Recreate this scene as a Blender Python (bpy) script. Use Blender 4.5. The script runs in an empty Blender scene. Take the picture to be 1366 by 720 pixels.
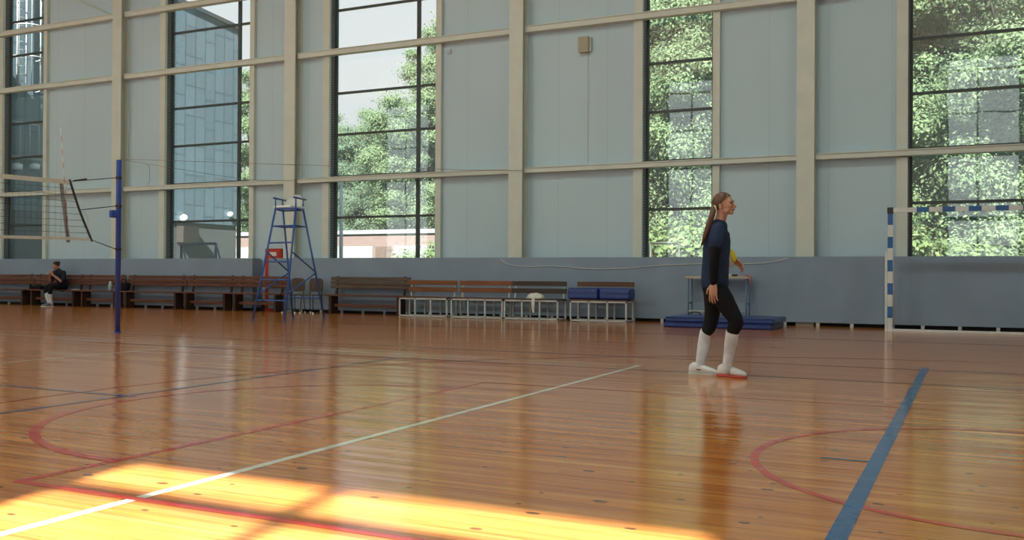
import bpy, bmesh, math, random
import numpy as np
from mathutils import Vector, Matrix, Quaternion
PI = math.pi
random.seed(7)
rng = np.random.default_rng(11)
scene = bpy.context.scene
COL = scene.collection

# ------------------------------------------------------------------ camera
F, CX, CY, H = 1271.0, 683.0, 360.0, 0.96
_L = Vector((-1950 - CX, 351 - CY, F)); _R = Vector((1297 - CX, 370 - CY, F))
AY = _R.normalized()
AX = -_L; AX = (AX - AY * AX.dot(AY)).normalized()
AZ = AX.cross(AY)
def c2w(v):                                   # camera coords (x right, y down, z forward) -> world
    return Vector((AX.dot(v), AY.dot(v), AZ.dot(v)))
def ray(px, py): return c2w(Vector((px - CX, py - CY, F)))
def at(px, py, Y):                            # the point on the plane y = Y seen at a pixel
    d = ray(px, py); q = d * (Y / d.y); q.z += H; return q
def atx(px, py, X):
    d = ray(px, py); q = d * (X / d.x); q.z += H; return q
cam = bpy.data.objects.new('camera', bpy.data.cameras.new('camera')); COL.objects.link(cam)
r_, u_, b_ = c2w(Vector((1, 0, 0))), c2w(Vector((0, -1, 0))), c2w(Vector((0, 0, -1)))
cam.matrix_world = Matrix(((r_.x, u_.x, b_.x, 0), (r_.y, u_.y, b_.y, 0), (r_.z, u_.z, b_.z, H), (0, 0, 0, 1)))
cam.data.sensor_width = 36.0; cam.data.lens = F / 1366 * 36.0
cam.data.clip_end = 400
scene.camera = cam
vs = scene.view_settings
vs.view_transform = 'Standard'; vs.look = 'None'; vs.gamma = 1.0; vs.use_curve_mapping = False
vs.exposure = 0.0
scene.cycles.max_bounces = 10
scene.cycles.diffuse_bounces = 5
scene.cycles.transparent_max_bounces = 24
scene.cycles.use_denoising = True
scene.cycles.sample_clamp_indirect = 6.0

# ------------------------------------------------------------------ materials
class NT:
    def __init__(s, name):
        s.m = bpy.data.materials.new(name); s.m.use_nodes = True
        s.t = s.m.node_tree; s.n = s.t.nodes; s.l = s.t.links
        s.b = s.n['Principled BSDF']; s.out = s.n['Material Output']
        s._tc = None
    def node(s, typ, **kw):
        x = s.n.new(typ)
        for k, v in kw.items(): setattr(x, k, v)
        return x
    def link(s, a, b): s.l.new(a, b)
    def put(s, sock, v):
        if isinstance(v, bpy.types.NodeSocket): s.l.new(v, sock)
        else: sock.default_value = v
    def obj(s):
        if s._tc is None: s._tc = s.node('ShaderNodeTexCoord')
        return s._tc.outputs['Object']
    def mapping(s, vec, scale=(1, 1, 1), loc=(0, 0, 0), rot=(0, 0, 0)):
        m = s.node('ShaderNodeMapping'); s.link(vec, m.inputs[0])
        m.inputs['Scale'].default_value = scale; m.inputs['Location'].default_value = loc; m.inputs['Rotation'].default_value = rot
        return m.outputs[0]
    def noise(s, vec, scale=5, detail=3, rough=.55):
        n = s.node('ShaderNodeTexNoise'); s.link(vec, n.inputs['Vector'])
        n.inputs['Scale'].default_value = scale; n.inputs['Detail'].default_value = detail; n.inputs['Roughness'].default_value = rough
        return n.outputs['Fac']
    def math(s, op, a, b=0.0, c=None, clamp=False):
        m = s.node('ShaderNodeMath', operation=op, use_clamp=clamp)
        s.put(m.inputs[0], a); s.put(m.inputs[1], b)
        if c is not None: s.put(m.inputs[2], c)
        return m.outputs[0]
    def ramp(s, fac, stops):
        r = s.node('ShaderNodeValToRGB'); s.link(fac, r.inputs[0])
        e = r.color_ramp.elements
        while len(e) < len(stops): e.new(.5)
        for k, (p, c) in enumerate(stops):
            e[k].position = p; e[k].color = (c[0], c[1], c[2], 1)
        return r.outputs[0]
    def mix(s, fac, a, b, blend='MIX'):
        m = s.node('ShaderNodeMix', data_type='RGBA', blend_type=blend)
        s.put(m.inputs[0], fac)
        for sock, v in ((m.inputs[6], a), (m.inputs[7], b)):
            if isinstance(v, bpy.types.NodeSocket): s.l.new(v, sock)
            else: sock.default_value = (v[0], v[1], v[2], 1)
        return m.outputs[2]
    def sep(s, vec):
        x = s.node('ShaderNodeSeparateXYZ'); s.link(vec, x.inputs[0]); return x.outputs
    def bump(s, h, strength=.3, dist=.01):
        b = s.node('ShaderNodeBump'); s.link(h, b.inputs['Height'])
        b.inputs['Strength'].default_value = strength; b.inputs['Distance'].default_value = dist
        s.link(b.outputs[0], s.b.inputs['Normal'])
    def base(s, c): 
        if isinstance(c, bpy.types.NodeSocket): s.l.new(c, s.b.inputs['Base Color'])
        else: s.b.inputs['Base Color'].default_value = (c[0], c[1], c[2], 1)
    def set(s, **kw):
        for k, v in kw.items():
            s.b.inputs[{'rough': 'Roughness', 'metal': 'Metallic', 'spec': 'Specular IOR Level', 'coat': 'Coat Weight', 'sheen': 'Sheen Weight'}[k]].default_value = v
        return s

def simple(name, c, rough=.5, spec=.4, metal=0, var=.08, nscale=6, bump=0, bscale=40, coat=0):
    t = NT(name); t.set(rough=rough, spec=spec, metal=metal, coat=coat)
    f = t.noise(t.obj(), nscale, 3)
    lo = tuple(x * (1 - var) for x in c); hi = tuple(min(1, x * (1 + var)) for x in c)
    t.base(t.ramp(f, [(.3, lo), (.7, hi)]))
    if bump: t.bump(t.noise(t.obj(), bscale, 3), bump, .01)
    return t.m

def plank_normal(t, xyz):
    """each board of the floor leans by a hair, so reflections break up along the boards"""
    X, Y = xyz[0], xyz[1]
    row = t.math('FLOOR', t.math('DIVIDE', Y, .085))
    wn = t.node('ShaderNodeTexWhiteNoise', noise_dimensions='1D'); t.link(row, wn.inputs['W'])
    seg = t.math('FLOOR', t.math('ADD', t.math('DIVIDE', X, 2.6), t.math('MULTIPLY', wn.outputs[0], 7.0)))
    cmb = t.node('ShaderNodeCombineXYZ'); t.link(row, cmb.inputs[0]); t.link(seg, cmb.inputs[1])
    w2 = t.node('ShaderNodeTexWhiteNoise', noise_dimensions='2D'); t.link(cmb.outputs[0], w2.inputs['Vector'])
    rnd = w2.outputs['Value']
    ripple = t.noise(t.mapping(t.obj(), (.6, 24, 1)), 1.0, 2)
    ny = t.math('ADD', t.math('MULTIPLY', t.math('SUBTRACT', rnd, .5), .035), t.math('MULTIPLY', t.math('SUBTRACT', ripple, .5), .055))
    c = t.node('ShaderNodeCombineXYZ'); c.inputs[2].default_value = 1.0
    t.link(ny, c.inputs[1])
    nx = t.math('MULTIPLY', t.math('SUBTRACT', t.noise(t.mapping(t.obj(), (.8, 9, 1), (3, 1, 0)), 1.0, 1), .5), .008); t.link(nx, c.inputs[0])
    nv = t.node('ShaderNodeVectorMath', operation='NORMALIZE'); t.link(c.outputs[0], nv.inputs[0])
    t.link(nv.outputs[0], t.b.inputs['Normal'])
    return rnd, row

def floor_mat():
    t = NT('pine_boards'); o = t.obj(); xyz = t.sep(o)
    rnd, row = plank_normal(t, xyz)
    col = t.ramp(rnd, [(0, (.50, .160, .030)), (.35, (.62, .228, .046)), (.7, (.68, .27, .058)), (1, (.56, .19, .038))])
    grain = t.noise(t.mapping(o, (1.1, 42, 1)), 1.0, 4, .6)
    col = t.mix(t.math('MULTIPLY', t.math('SUBTRACT', grain, .35, clamp=True), 2.2, clamp=True), col, (.27, .065, .014))
    grain2 = t.noise(t.mapping(o, (.35, 9, 1), (5, 2, 0)), 1.0, 2, .6)
    col = t.mix(t.math('MULTIPLY', t.math('SUBTRACT', grain2, .5, clamp=True), 2.2, clamp=True), col, (.80, .40, .11))
    # gaps between boards
    fr = t.math('FRACT', t.math('DIVIDE', xyz[1], .085))
    gap = t.math('LESS_THAN', fr, .035)
    col = t.mix(t.math('MULTIPLY', gap, .55), col, (.12, .035, .01))
    # knots
    v = t.node('ShaderNodeTexVoronoi', voronoi_dimensions='2D'); v.inputs['Scale'].default_value = 1.0
    t.link(t.mapping(o, (1.9, 3.4, 1)), v.inputs['Vector'])
    vs_ = t.sep(v.outputs['Color'])
    size = t.math('MULTIPLY', t.math('GREATER_THAN', vs_[0], .08), t.math('ADD', t.math('MULTIPLY', t.math('POWER', vs_[1], 2.0), .055), .028))
    kn = t.math('SUBTRACT', 1.0, t.math('DIVIDE', v.outputs['Distance'], t.math('ADD', size, .0001)), clamp=True)
    kn = t.math('MULTIPLY', kn, 2.2, clamp=True)
    col = t.mix(t.math('MULTIPLY', kn, .85), col, (.055, .018, .012))
    t.base(col); t.set(rough=.13, spec=.62)
    t.link(t.math('ADD', t.math('MULTIPLY', grain, .10), .085), t.b.inputs['Roughness'])
    return t.m

def line_mat(name, c):
    t = NT(name); xyz = t.sep(t.obj())
    plank_normal(t, xyz)
    g = t.noise(t.mapping(t.obj(), (3, 40, 1)), 1.0, 3)
    t.base(t.ramp(g, [(.25, tuple(x * .8 for x in c)), (.6, c)])); t.set(rough=.13, spec=.62)
    return t.m

def panel_mat(name, c, pitch, axis=0, dark=.88):
    t = NT(name); xyz = t.sep(t.obj())
    fr = t.math('FRACT', t.math('DIVIDE', t.math('ADD', xyz[axis], 100.3), pitch))
    seam = t.math('LESS_THAN', fr, .018 / pitch)
    n = t.noise(t.mapping(t.obj(), (.6, .6, .25)), 1.0, 3)
    col = t.ramp(n, [(.3, tuple(x * .96 for x in c)), (.7, tuple(min(1, x * 1.03) for x in c))])
    col = t.mix(seam, col, tuple(x * dark for x in c))
    t.base(col); t.set(rough=.5, spec=.35)
    w = t.math('SINE', t.math('MULTIPLY', xyz[axis], 2 * PI / .11))
    t.bump(w, .10, .004)
    return t.m

def stripes_mat(name, a, b, period, axis=2):
    t = NT(name); xyz = t.sep(t.obj())
    w = t.math('FRACT', t.math('DIVIDE', t.math('ADD', xyz[axis], 50), period))
    t.base(t.mix(t.math('GREATER_THAN', w, .55), a, b)); t.set(rough=.5)
    return t.m

def wood_mat(name, c, axis_scale=(1.5, 30, 30), rough=.45):
    t = NT(name)
    g = t.noise(t.mapping(t.obj(), axis_scale), 1.0, 4)
    t.base(t.ramp(g, [(.25, tuple(x * .62 for x in c)), (.55, c), (.8, tuple(min(1, x * 1.25) for x in c))]))
    t.set(rough=rough, spec=.35); t.bump(g, .15, .003)
    return t.m

def glass_mat(name='window_glass'):
    t = NT(name); t.n.remove(t.b)
    tr = t.node('ShaderNodeBsdfTransparent'); tr.inputs[0].default_value = (.95, .975, .97, 1)
    gl = t.node('ShaderNodeBsdfGlossy'); gl.inputs['Roughness'].default_value = .015
    wav = t.node('ShaderNodeBump'); wav.inputs['Strength'].default_value = .04; wav.inputs['Distance'].default_value = .02
    t.link(t.noise(t.obj(), 1.6, 1), wav.inputs['Height']); t.link(wav.outputs[0], gl.inputs['Normal'])
    gg = t.node('ShaderNodeNewGeometry'); dp = t.node('ShaderNodeVectorMath', operation='DOT_PRODUCT')
    t.link(gg.outputs['Normal'], dp.inputs[0]); t.link(gg.outputs['Incoming'], dp.inputs[1])
    ic = t.math('SUBTRACT', 1.0, t.math('ABSOLUTE', dp.outputs['Value']), clamp=True)
    fac = t.math('ADD', t.math('MULTIPLY', t.math('POWER', ic, 5.0), .90), .085, clamp=True)      # Schlick, same from both sides
    mx = t.node('ShaderNodeMixShader')
    t.link(fac, mx.inputs[0]); t.link(tr.outputs[0], mx.inputs[1]); t.link(gl.outputs[0], mx.inputs[2])
    # pale translucent layer mixed in to imitate haze over the view outside
    haze = t.node('ShaderNodeBsdfTranslucent'); haze.inputs[0].default_value = (.72, .80, .80, 1)
    m2 = t.node('ShaderNodeMixShader'); m2.inputs[0].default_value = .06
    t.link(mx.outputs[0], m2.inputs[1]); t.link(haze.outputs[0], m2.inputs[2])
    t.link(m2.outputs[0], t.out.inputs[0])
    return t.m

def leaf_mat(name, a, b, trans=.55):
    t = NT(name); t.n.remove(t.b)
    g = t.node('ShaderNodeNewGeometry')
    n = t.noise(t.obj(), .8, 3)
    mixf = t.math('ADD', t.math('MULTIPLY', g.outputs['Random Per Island'], .5), t.math('MULTIPLY', n, .5))
    col = t.ramp(mixf, [(.25, a), (.75, b)])
    d = t.node('ShaderNodeBsdfDiffuse'); t.link(col, d.inputs[0])
    tl = t.node('ShaderNodeBsdfTranslucent'); t.link(col, tl.inputs[0])
    mx = t.node('ShaderNodeMixShader'); mx.inputs[0].default_value = trans
    t.link(d.outputs[0], mx.inputs[1]); t.link(tl.outputs[0], mx.inputs[2]); t.link(mx.outputs[0], t.out.inputs[0])
    return t.m

def clad_mat():
    t = NT('blue_grey_slates'); o = t.obj()
    xyz = t.sep(o)
    c = t.node('ShaderNodeCombineXYZ'); t.link(xyz[2], c.inputs[0]); t.link(xyz[1], c.inputs[1])
    br = t.node('ShaderNodeTexBrick'); t.link(c.outputs[0], br.inputs['Vector'])
    br.inputs['Scale'].default_value = 1.0; br.inputs['Brick Width'].default_value = 1.35; br.inputs['Row Height'].default_value = .62
    br.inputs['Mortar Size'].default_value = .035; br.offset = .36; br.offset_frequency = 3
    br.inputs['Color1'].default_value = (.066, .098, .116, 1); br.inputs['Color2'].default_value = (.082, .120, .140, 1); br.inputs['Mortar'].default_value = (.040, .062, .076, 1)
    t.base(br.outputs['Color']); t.set(rough=.6, spec=.25)
    return t.m

def brick_mat():
    t = NT('pink_brick'); o = t.obj(); xyz = t.sep(o)
    c = t.node('ShaderNodeCombineXYZ'); t.link(xyz[0], c.inputs[0]); t.link(xyz[2], c.inputs[1])
    br = t.node('ShaderNodeTexBrick'); t.link(c.outputs[0], br.inputs['Vector'])
    br.inputs['Scale'].default_value = 1.0; br.inputs['Brick Width'].default_value = .5; br.inputs['Row Height'].default_value = .16; br.inputs['Mortar Size'].default_value = .015
    br.inputs['Color1'].default_value = (.070, .043, .035, 1); br.inputs['Color2'].default_value = (.080, .050, .042, 1); br.inputs['Mortar'].default_value = (.085, .065, .055, 1)
    t.base(br.outputs['Color']); t.set(rough=.8)
    return t.m

def ball_mat():
    t = NT('volleyball_panels'); o = t.obj(); x = t.sep(t.mapping(o, (1, 1, 1), (0, 0, 0), (0, .25, .15)))
    a = t.math('MULTIPLY', t.math('ABSOLUTE', x[0]), 1 / .105)
    band = t.math('GREATER_THAN', a, .74)
    seam = t.math('LESS_THAN', t.math('ABSOLUTE', t.math('SUBTRACT', a, .74)), .025)
    col = t.mix(band, (.62, .70, .76), (.72, .60, .03))
    col = t.mix(seam, col, (.25, .22, .1))
    t.base(col); t.set(rough=.45)
    return t.m

def cloth_mat(name, c, rough=.85, bump=.5):
    t = NT(name)
    n = t.noise(t.obj(), 9, 3)
    t.base(t.ramp(n, [(.3, tuple(x * .8 for x in c)), (.7, tuple(min(1, x * 1.15) for x in c))])); t.set(rough=rough, spec=.2)
    f = t.noise(t.mapping(t.obj(), (1, 1, .6)), 14, 3)
    t.bump(f, bump, .03)
    return t.m

M = {}
M['floor'] = floor_mat()
M['line_white'] = line_mat('white_line_paint', (.74, .72, .62))
M['line_red'] = line_mat('red_line_paint', (.58, .05, .03))
M['line_blue'] = line_mat('blue_line_paint', (.02, .11, .30))
M['line_dark'] = line_mat('dark_line_paint', (.12, .08, .12))
M['panel'] = panel_mat('wall_panel', (.465, .61, .71), 1.15)
M['cream'] = simple('cream_steel', (.585, .635, .595), .45, var=.04, nscale=3)
M['ceiling'] = panel_mat('ceiling_sheet', (.60, .62, .50), .9)
M['pad'] = simple('grey_blue_board', (.235, .305, .41), .62, .3, var=.06, nscale=1.5, bump=.15, bscale=120)
M['black'] = simple('black_plastic', (.018, .019, .022), .5)
M['whiteplastic'] = simple('white_plastic', (.86, .88, .87), .4)
M['greywhite'] = simple('grey_white_paint', (.50, .53, .54), .45)
M['frame'] = simple('dark_window_frame', (.055, .07, .072), .45)
M['reveal'] = stripes_mat('ribbed_dark_reveal', (.05, .06, .065), (.19, .215, .22), .062)
M['glass'] = glass_mat()
M['bench'] = wood_mat('brown_bench_wood', (.135, .050, .030), (1.5, 30, 30))
M['bench_grey'] = wood_mat('greyed_bench_wood', (.115, .078, .055))
M['bench_dark'] = wood_mat('dark_bench_board', (.050, .022, .016), (30, 30, 1.5))
M['slat_orange'] = wood_mat('orange_brown_slat', (.235, .085, .032))
M['slat_dark'] = wood_mat('dark_brown_slat', (.065, .042, .032))
M['slat_mid'] = wood_mat('mid_brown_slat', (.14, .06, .035))
M['plywood'] = wood_mat('brown_plywood', (.085, .06, .045), (20, 20, 2))
M['bluesteel'] = simple('blue_painted_steel', (.030, .095, .36), .38, .5, var=.08)
M['navysteel'] = simple('deep_blue_post_paint', (.020, .062, .34), .35, .5, var=.06)
M['vinyl'] = simple('blue_vinyl', (.012, .042, .22), .3, .55, var=.15, nscale=5, bump=.6, bscale=9)
M['red'] = simple('red_cabinet_paint', (.42, .032, .018), .4)
M['white_cord'] = simple('white_cord', (.62, .64, .62), .7)
M['cable'] = simple('thin_grey_cable', (.20, .20, .18), .6)
M['goal_white'] = simple('goal_white', (.66, .68, .70), .4)
M['goal_blue'] = simple('goal_blue', (.030, .125, .36), .4)
M['tabletop'] = simple('pale_table_top', (.42, .38, .31), .5)
M['tableleg'] = simple('blue_grey_table_leg', (.11, .19, .30), .4)
M['pink'] = cloth_mat('pink_cloth', (.55, .30, .34))
M['whitecloth'] = cloth_mat('white_cloth', (.68, .68, .64))
M['netcord'] = simple('net_cord', (.035, .04, .05), .8)
M['tape'] = simple('net_tape', (.56, .57, .52), .8)
M['tapegrey'] = simple('side_band', (.22, .22, .24), .8)
M['antenna'] = stripes_mat('antenna_stripes', (.58, .58, .54), (.50, .22, .18), .2)
M['beige'] = simple('beige_box', (.42, .43, .34), .6)
M['skin'] = simple('skin', (.50, .285, .205), .5, .35, var=.06, nscale=12)
M['skin2'] = simple('skin_seated', (.46, .25, .18), .5, .35, var=.06, nscale=12)  # slightly darker skin tone for the seated person
M['lips'] = simple('lips', (.33, .10, .085), .45)
M['eye'] = simple('eye', (.03, .02, .018), .3)
M['hair'] = wood_mat('brown_hair', (.12, .058, .032), (40, 40, 3), .4)
M['hairdark'] = wood_mat('dark_hair', (.03, .018, .012), (40, 40, 3), .4)
M['navy'] = cloth_mat('navy_jersey', (.022, .038, .085))
M['blackcloth'] = cloth_mat('black_cloth', (.008, .009, .013), .8, .3)
M['darkcloth'] = cloth_mat('dark_blue_cloth', (.018, .026, .045))
M['sock'] = cloth_mat('white_sock', (.66, .70, .78), .85, .15)
M['shoe'] = simple('white_shoe', (.72, .75, .77), .5, var=.05)
M['sole_pink'] = simple('red_sole', (.62, .10, .08), .5)
M['sole_white'] = simple('white_sole', (.60, .63, .64), .5)
M['shoe_grey'] = simple('grey_shoe', (.16, .17, .22), .5)
M['mark'] = simple('dark_red_mark', (.16, .02, .05), .5)
M['ball'] = ball_mat()
M['bottle'] = simple('pale_blue_bottle', (.30, .42, .48), .25)
M['phone'] = simple('phone', (.45, .47, .5), .3)
M['grass'] = simple('lawn', (.055, .085, .03), .9, .1, var=.35, nscale=1.2)
M['asphalt'] = simple('paving', (.24, .24, .23), .9, .1)
M['clad'] = clad_mat()
M['plinth'] = simple('grey_render', (.062, .066, .066), .85, .15, nscale=.7)
M['roofedge'] = simple('roof_edge', (.03, .036, .04), .6)
M['brick'] = brick_mat()
M['whitepanel'] = simple('white_wall', (.62, .62, .60), .8)
M['dullwhite'] = simple('weathered_white_wall', (.11, .11, .105), .8)
M['roofwhite'] = simple('pale_roof', (.10, .105, .105), .7)
M['bark'] = simple('bark', (.075, .065, .052), .9, .1, var=.3, nscale=4, bump=.8, bscale=14)
M['leafA'] = leaf_mat('leaf_bright', (.11, .155, .09), (.175, .235, .12))
M['leafB'] = leaf_mat('leaf_mid', (.10, .145, .10), (.16, .215, .135))
M['leafC'] = leaf_mat('leaf_shrub', (.085, .13, .06), (.17, .23, .09))
M['dullgoal'] = simple('weathered_goal_paint', (.014, .018, .010), .6)
M['bluegoal'] = simple('blue_grey_goal_paint', (.020, .035, .055), .6)
M['lamp'] = simple('lamp_globe', (.8, .8, .78), .4)
M['galv'] = simple('white_ladder_paint', (.24, .25, .25), .45)

# ------------------------------------------------------------------ mesh helpers
def catmull(pts, n):
    P = [Vector(p) for p in pts]
    if len(P) == 2: return [P[0].lerp(P[1], k / n) for k in range(n + 1)]
    out = []
    for i in range(len(P) - 1):
        p0 = P[i - 1] if i else P[0] * 2 - P[1]
        p3 = P[i + 2] if i + 2 < len(P) else P[-1] * 2 - P[-2]
        p1, p2 = P[i], P[i + 1]
        for k in range(n):
            t = k / n; t2, t3 = t * t, t * t * t
            out.append(.5 * ((2 * p1) + (p2 - p0) * t + (2 * p0 - 5 * p1 + 4 * p2 - p3) * t2 + (3 * p1 - p0 - 3 * p2 + p3) * t3))
    out.append(P[-1].copy()); return out
def interp(vals, n):
    out = []
    for i in range(len(vals) - 1):
        for k in range(n):
            t = k / n; t = t * t * (3 - 2 * t)
            out.append(vals[i] * (1 - t) + vals[i + 1] * t)
    out.append(vals[-1]); return out

class MB:
    """collects shapes into one bmesh, then links it as one object"""
    def __init__(s): s.bm = bmesh.new()
    def box(s, a, b, bevel=0.0, seg=2):
        x0, y0, z0 = [min(a[i], b[i]) for i in range(3)]; x1, y1, z1 = [max(a[i], b[i]) for i in range(3)]
        vs = [s.bm.verts.new(v) for v in ((x0, y0, z0), (x1, y0, z0), (x1, y1, z0), (x0, y1, z0), (x0, y0, z1), (x1, y0, z1), (x1, y1, z1), (x0, y1, z1))]
        fs = [s.bm.faces.new([vs[i] for i in f]) for f in ((0, 3, 2, 1), (4, 5, 6, 7), (0, 1, 5, 4), (1, 2, 6, 5), (2, 3, 7, 6), (3, 0, 4, 7))]
        if bevel > 0:
            es = list({e for f in fs for e in f.edges})
            bmesh.ops.bevel(s.bm, geom=es, offset=bevel, segments=seg, affect='EDGES', profile=.5)
        return s
    def bar(s, p, q, w, h=None, up=(0, 0, 1)):
        """rectangular bar from p to q"""
        h = h or w
        p, q = Vector(p), Vector(q); d = (q - p).normalized(); u = Vector(up)
        if abs(d.dot(u)) > .98: u = Vector((0, 1, 0))
        a = d.cross(u).normalized() * (w / 2); b = a.cross(d).normalized() * (h / 2)
        vs = [s.bm.verts.new(c + i * a + j * b) for c in (p, q) for i, j in ((-1, -1), (1, -1), (1, 1), (-1, 1))]
        for f in ((0, 1, 2, 3), (7, 6, 5, 4), (0, 4, 5, 1), (1, 5, 6, 2), (2, 6, 7, 3), (3, 7, 4, 0)): s.bm.faces.new([vs[i] for i in f])
        return s
    def loft(s, pts, ra, rb=None, n=12, sub=1, side=None, caps=True, rounded=True):
        """tube along pts; ra/rb = half sizes along 'side' and across it; rounded ends"""
        rb = rb or ra
        if isinstance(ra, (int, float)): ra = [ra] * len(pts)
        if isinstance(rb, (int, float)): rb = [rb] * len(pts)
        P = catmull(pts, sub) if sub > 1 else [Vector(p) for p in pts]
        A = interp(ra, sub) if sub > 1 else list(ra); B = interp(rb, sub) if sub > 1 else list(rb)
        rings = []
        prev = Vector(side) if side else None
        ts = []
        for i in range(len(P)):
            d = (P[min(i + 1, len(P) - 1)] - P[max(i - 1, 0)]); ts.append(d.normalized() if d.length > 1e-9 else Vector((0, 0, 1)))
        frames = []
        for i, d in enumerate(ts):
            u = prev if prev is not None else (Vector((0, 1, 0)) if abs(d.y) < .9 else Vector((1, 0, 0)))
            a = (u - d * u.dot(d)).normalized(); frames.append((a, d.cross(a).normalized()))
            if side is None: prev = a
        seq = [(P[i], A[i], B[i], frames[i]) for i in range(len(P))]
        if rounded:
            r0, r1 = min(A[0], B[0]), min(A[-1], B[-1])
            pre = [(P[0] - ts[0] * r0 * math.sin(t), A[0] * math.cos(t), B[0] * math.cos(t), frames[0]) for t in (1.35, .95, .5)]
            post = [(P[-1] + ts[-1] * r1 * math.sin(t), A[-1] * math.cos(t), B[-1] * math.cos(t), frames[-1]) for t in (.5, .95, 1.35)]
            seq = pre + seq + post
        for p, a, b, (fa, fb) in seq:
            rings.append([s.bm.verts.new(p + fa * (a * math.cos(2 * PI * k / n)) + fb * (b * math.sin(2 * PI * k / n))) for k in range(n)])
        for r0, r1 in zip(rings, rings[1:]):
            for k in range(n): s.bm.faces.new((r0[k], r0[(k + 1) % n], r1[(k + 1) % n], r1[k]))
        if caps:
            s.bm.faces.new(list(reversed(rings[0]))); s.bm.faces.new(rings[-1])
        return s
    def tube(s, pts, r, n=8, sub=1): return s.loft(pts, r, n=n, sub=sub, rounded=False)
    def ball(s, c, r, n=16, m=10, rot=None):
        if isinstance(r, (int, float)): r = (r, r, r)
        mt = Matrix.Translation(Vector(c)) @ (rot.to_4x4() if rot else Matrix.Identity(4)) @ Matrix.Diagonal((*r, 1))
        bmesh.ops.create_uvsphere(s.bm, u_segments=n, v_segments=m, radius=1.0, matrix=mt)
        return s
    def lathe(s, c, prof, n=16):
        rings = [[s.bm.verts.new((c[0] + r * math.cos(2 * PI * k / n), c[1] + r * math.sin(2 * PI * k / n), c[2] + z)) for k in range(n)] for r, z in prof]
        for r0, r1 in zip(rings, rings[1:]):
            for k in range(n): s.bm.faces.new((r0[k], r0[(k + 1) % n], r1[(k + 1) % n], r1[k]))
        s.bm.faces.new(list(reversed(rings[0]))); s.bm.faces.new(rings[-1]); return s
    def poly(s, pts, thick, nrm=(0, 0, 1)):
        nv = Vector(nrm) * thick
        a = [s.bm.verts.new(p) for p in pts]; b = [s.bm.verts.new(Vector(p) + nv) for p in pts]
        k = len(pts)
        s.bm.faces.new(list(reversed(a))); s.bm.faces.new(b)
        for i in range(k): s.bm.faces.new((a[i], a[(i + 1) % k], b[(i + 1) % k], b[i]))
        return s
    def sheet(s, pts, z):
        f = s.bm.faces.new([s.bm.verts.new((p[0], p[1], z)) for p in pts]); return s
    def build(s, name, mat, parent=None, smooth=False, rel=None):
        bmesh.ops.recalc_face_normals(s.bm, faces=s.bm.faces)
        me = bpy.data.meshes.new(name); s.bm.to_mesh(me); s.bm.free()
        return link(name, me, mat, parent, smooth)
    def fuse(s, name, mat, parent=None, voxel=.006, smooth=4, factor=.5):
        """voxel-union everything collected into one continuous skin"""
        bmesh.ops.recalc_face_normals(s.bm, faces=s.bm.faces)
        me = bpy.data.meshes.new('tmp'); s.bm.to_mesh(me); s.bm.free()
        o = bpy.data.objects.new('tmp', me); COL.objects.link(o)
        md = o.modifiers.new('r', 'REMESH'); md.mode = 'VOXEL'; md.voxel_size = voxel; md.adaptivity = 0
        if smooth:
            sm = o.modifiers.new('s', 'SMOOTH'); sm.factor = factor; sm.iterations = smooth
        dg = bpy.context.evaluated_depsgraph_get(); dg.update()
        res = bpy.data.meshes.new_from_object(o.evaluated_get(dg))
        bpy.data.objects.remove(o); bpy.data.meshes.remove(me)
        res.materials.clear(); res.name = name
        return link(name, res, mat, parent, True)

def link(name, me, mat, parent=None, smooth=False):
    o = bpy.data.objects.new(name, me); COL.objects.link(o)
    if mat is not None: me.materials.append(M[mat] if isinstance(mat, str) else mat)
    if smooth: me.polygons.foreach_set('use_smooth', [True] * len(me.polygons))
    if parent is not None:
        o.parent = parent
        o.matrix_parent_inverse = world(parent).inverted()
    return o
def world(o):
    m = o.matrix_basis.copy()
    p = o
    if o.parent: m = world(o.parent) @ o.matrix_parent_inverse @ m
    return m
def tag(o, label=None, cat=None, group=None, kind=None):
    if label: o['label'] = label
    if cat: o['category'] = cat
    if group: o['group'] = group
    if kind: o['kind'] = kind
    return o
def thing(name, loc, label, cat, group=None, rz=0):
    o = bpy.data.objects.new(name, None); COL.objects.link(o)
    o.location = loc; o.rotation_euler = (0, 0, rz); o.empty_display_size = .1
    return tag(o, label, cat, group)
def struct(o): o['kind'] = 'structure'; return o
def empty_struct(name, loc=(0, 0, 0)):
    o = bpy.data.objects.new(name, None); COL.objects.link(o); o.location = loc; return struct(o)
def copy_tree(o, parent=None):
    c = o.copy(); COL.objects.link(c)
    if parent is not None:
        c.parent = parent
    for ch in [x for x in bpy.data.objects if x.parent == o]: copy_tree(ch, c)
    return c

# ------------------------------------------------------------------ room shell
YP, YC, YW, YG = 19.10, 19.20, 19.50, 19.66     # board front, column front, wall panel, glass
YB = -9.0                                       # opposite wall
X0, X1, ZC = -40.0, 9.7, 11.4
WT = 10.8                                       # window head
BOT = 0.55
wins = [(-26.69, -24.88, None), (-20.00, -17.02, -17.58), (-14.47, -11.40, -12.02), (-6.32, -4.82, None), (-1.10, 1.95, 1.38)]
backwins = [(-31.9, -28.9, -30.5), (-26.6, -24.8, None), (-20.0, -17.0, -18.6), (-14.4, -11.4, -13.1), (-6.3, -4.8, None), (-1.1, 1.95, .21)]

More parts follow.
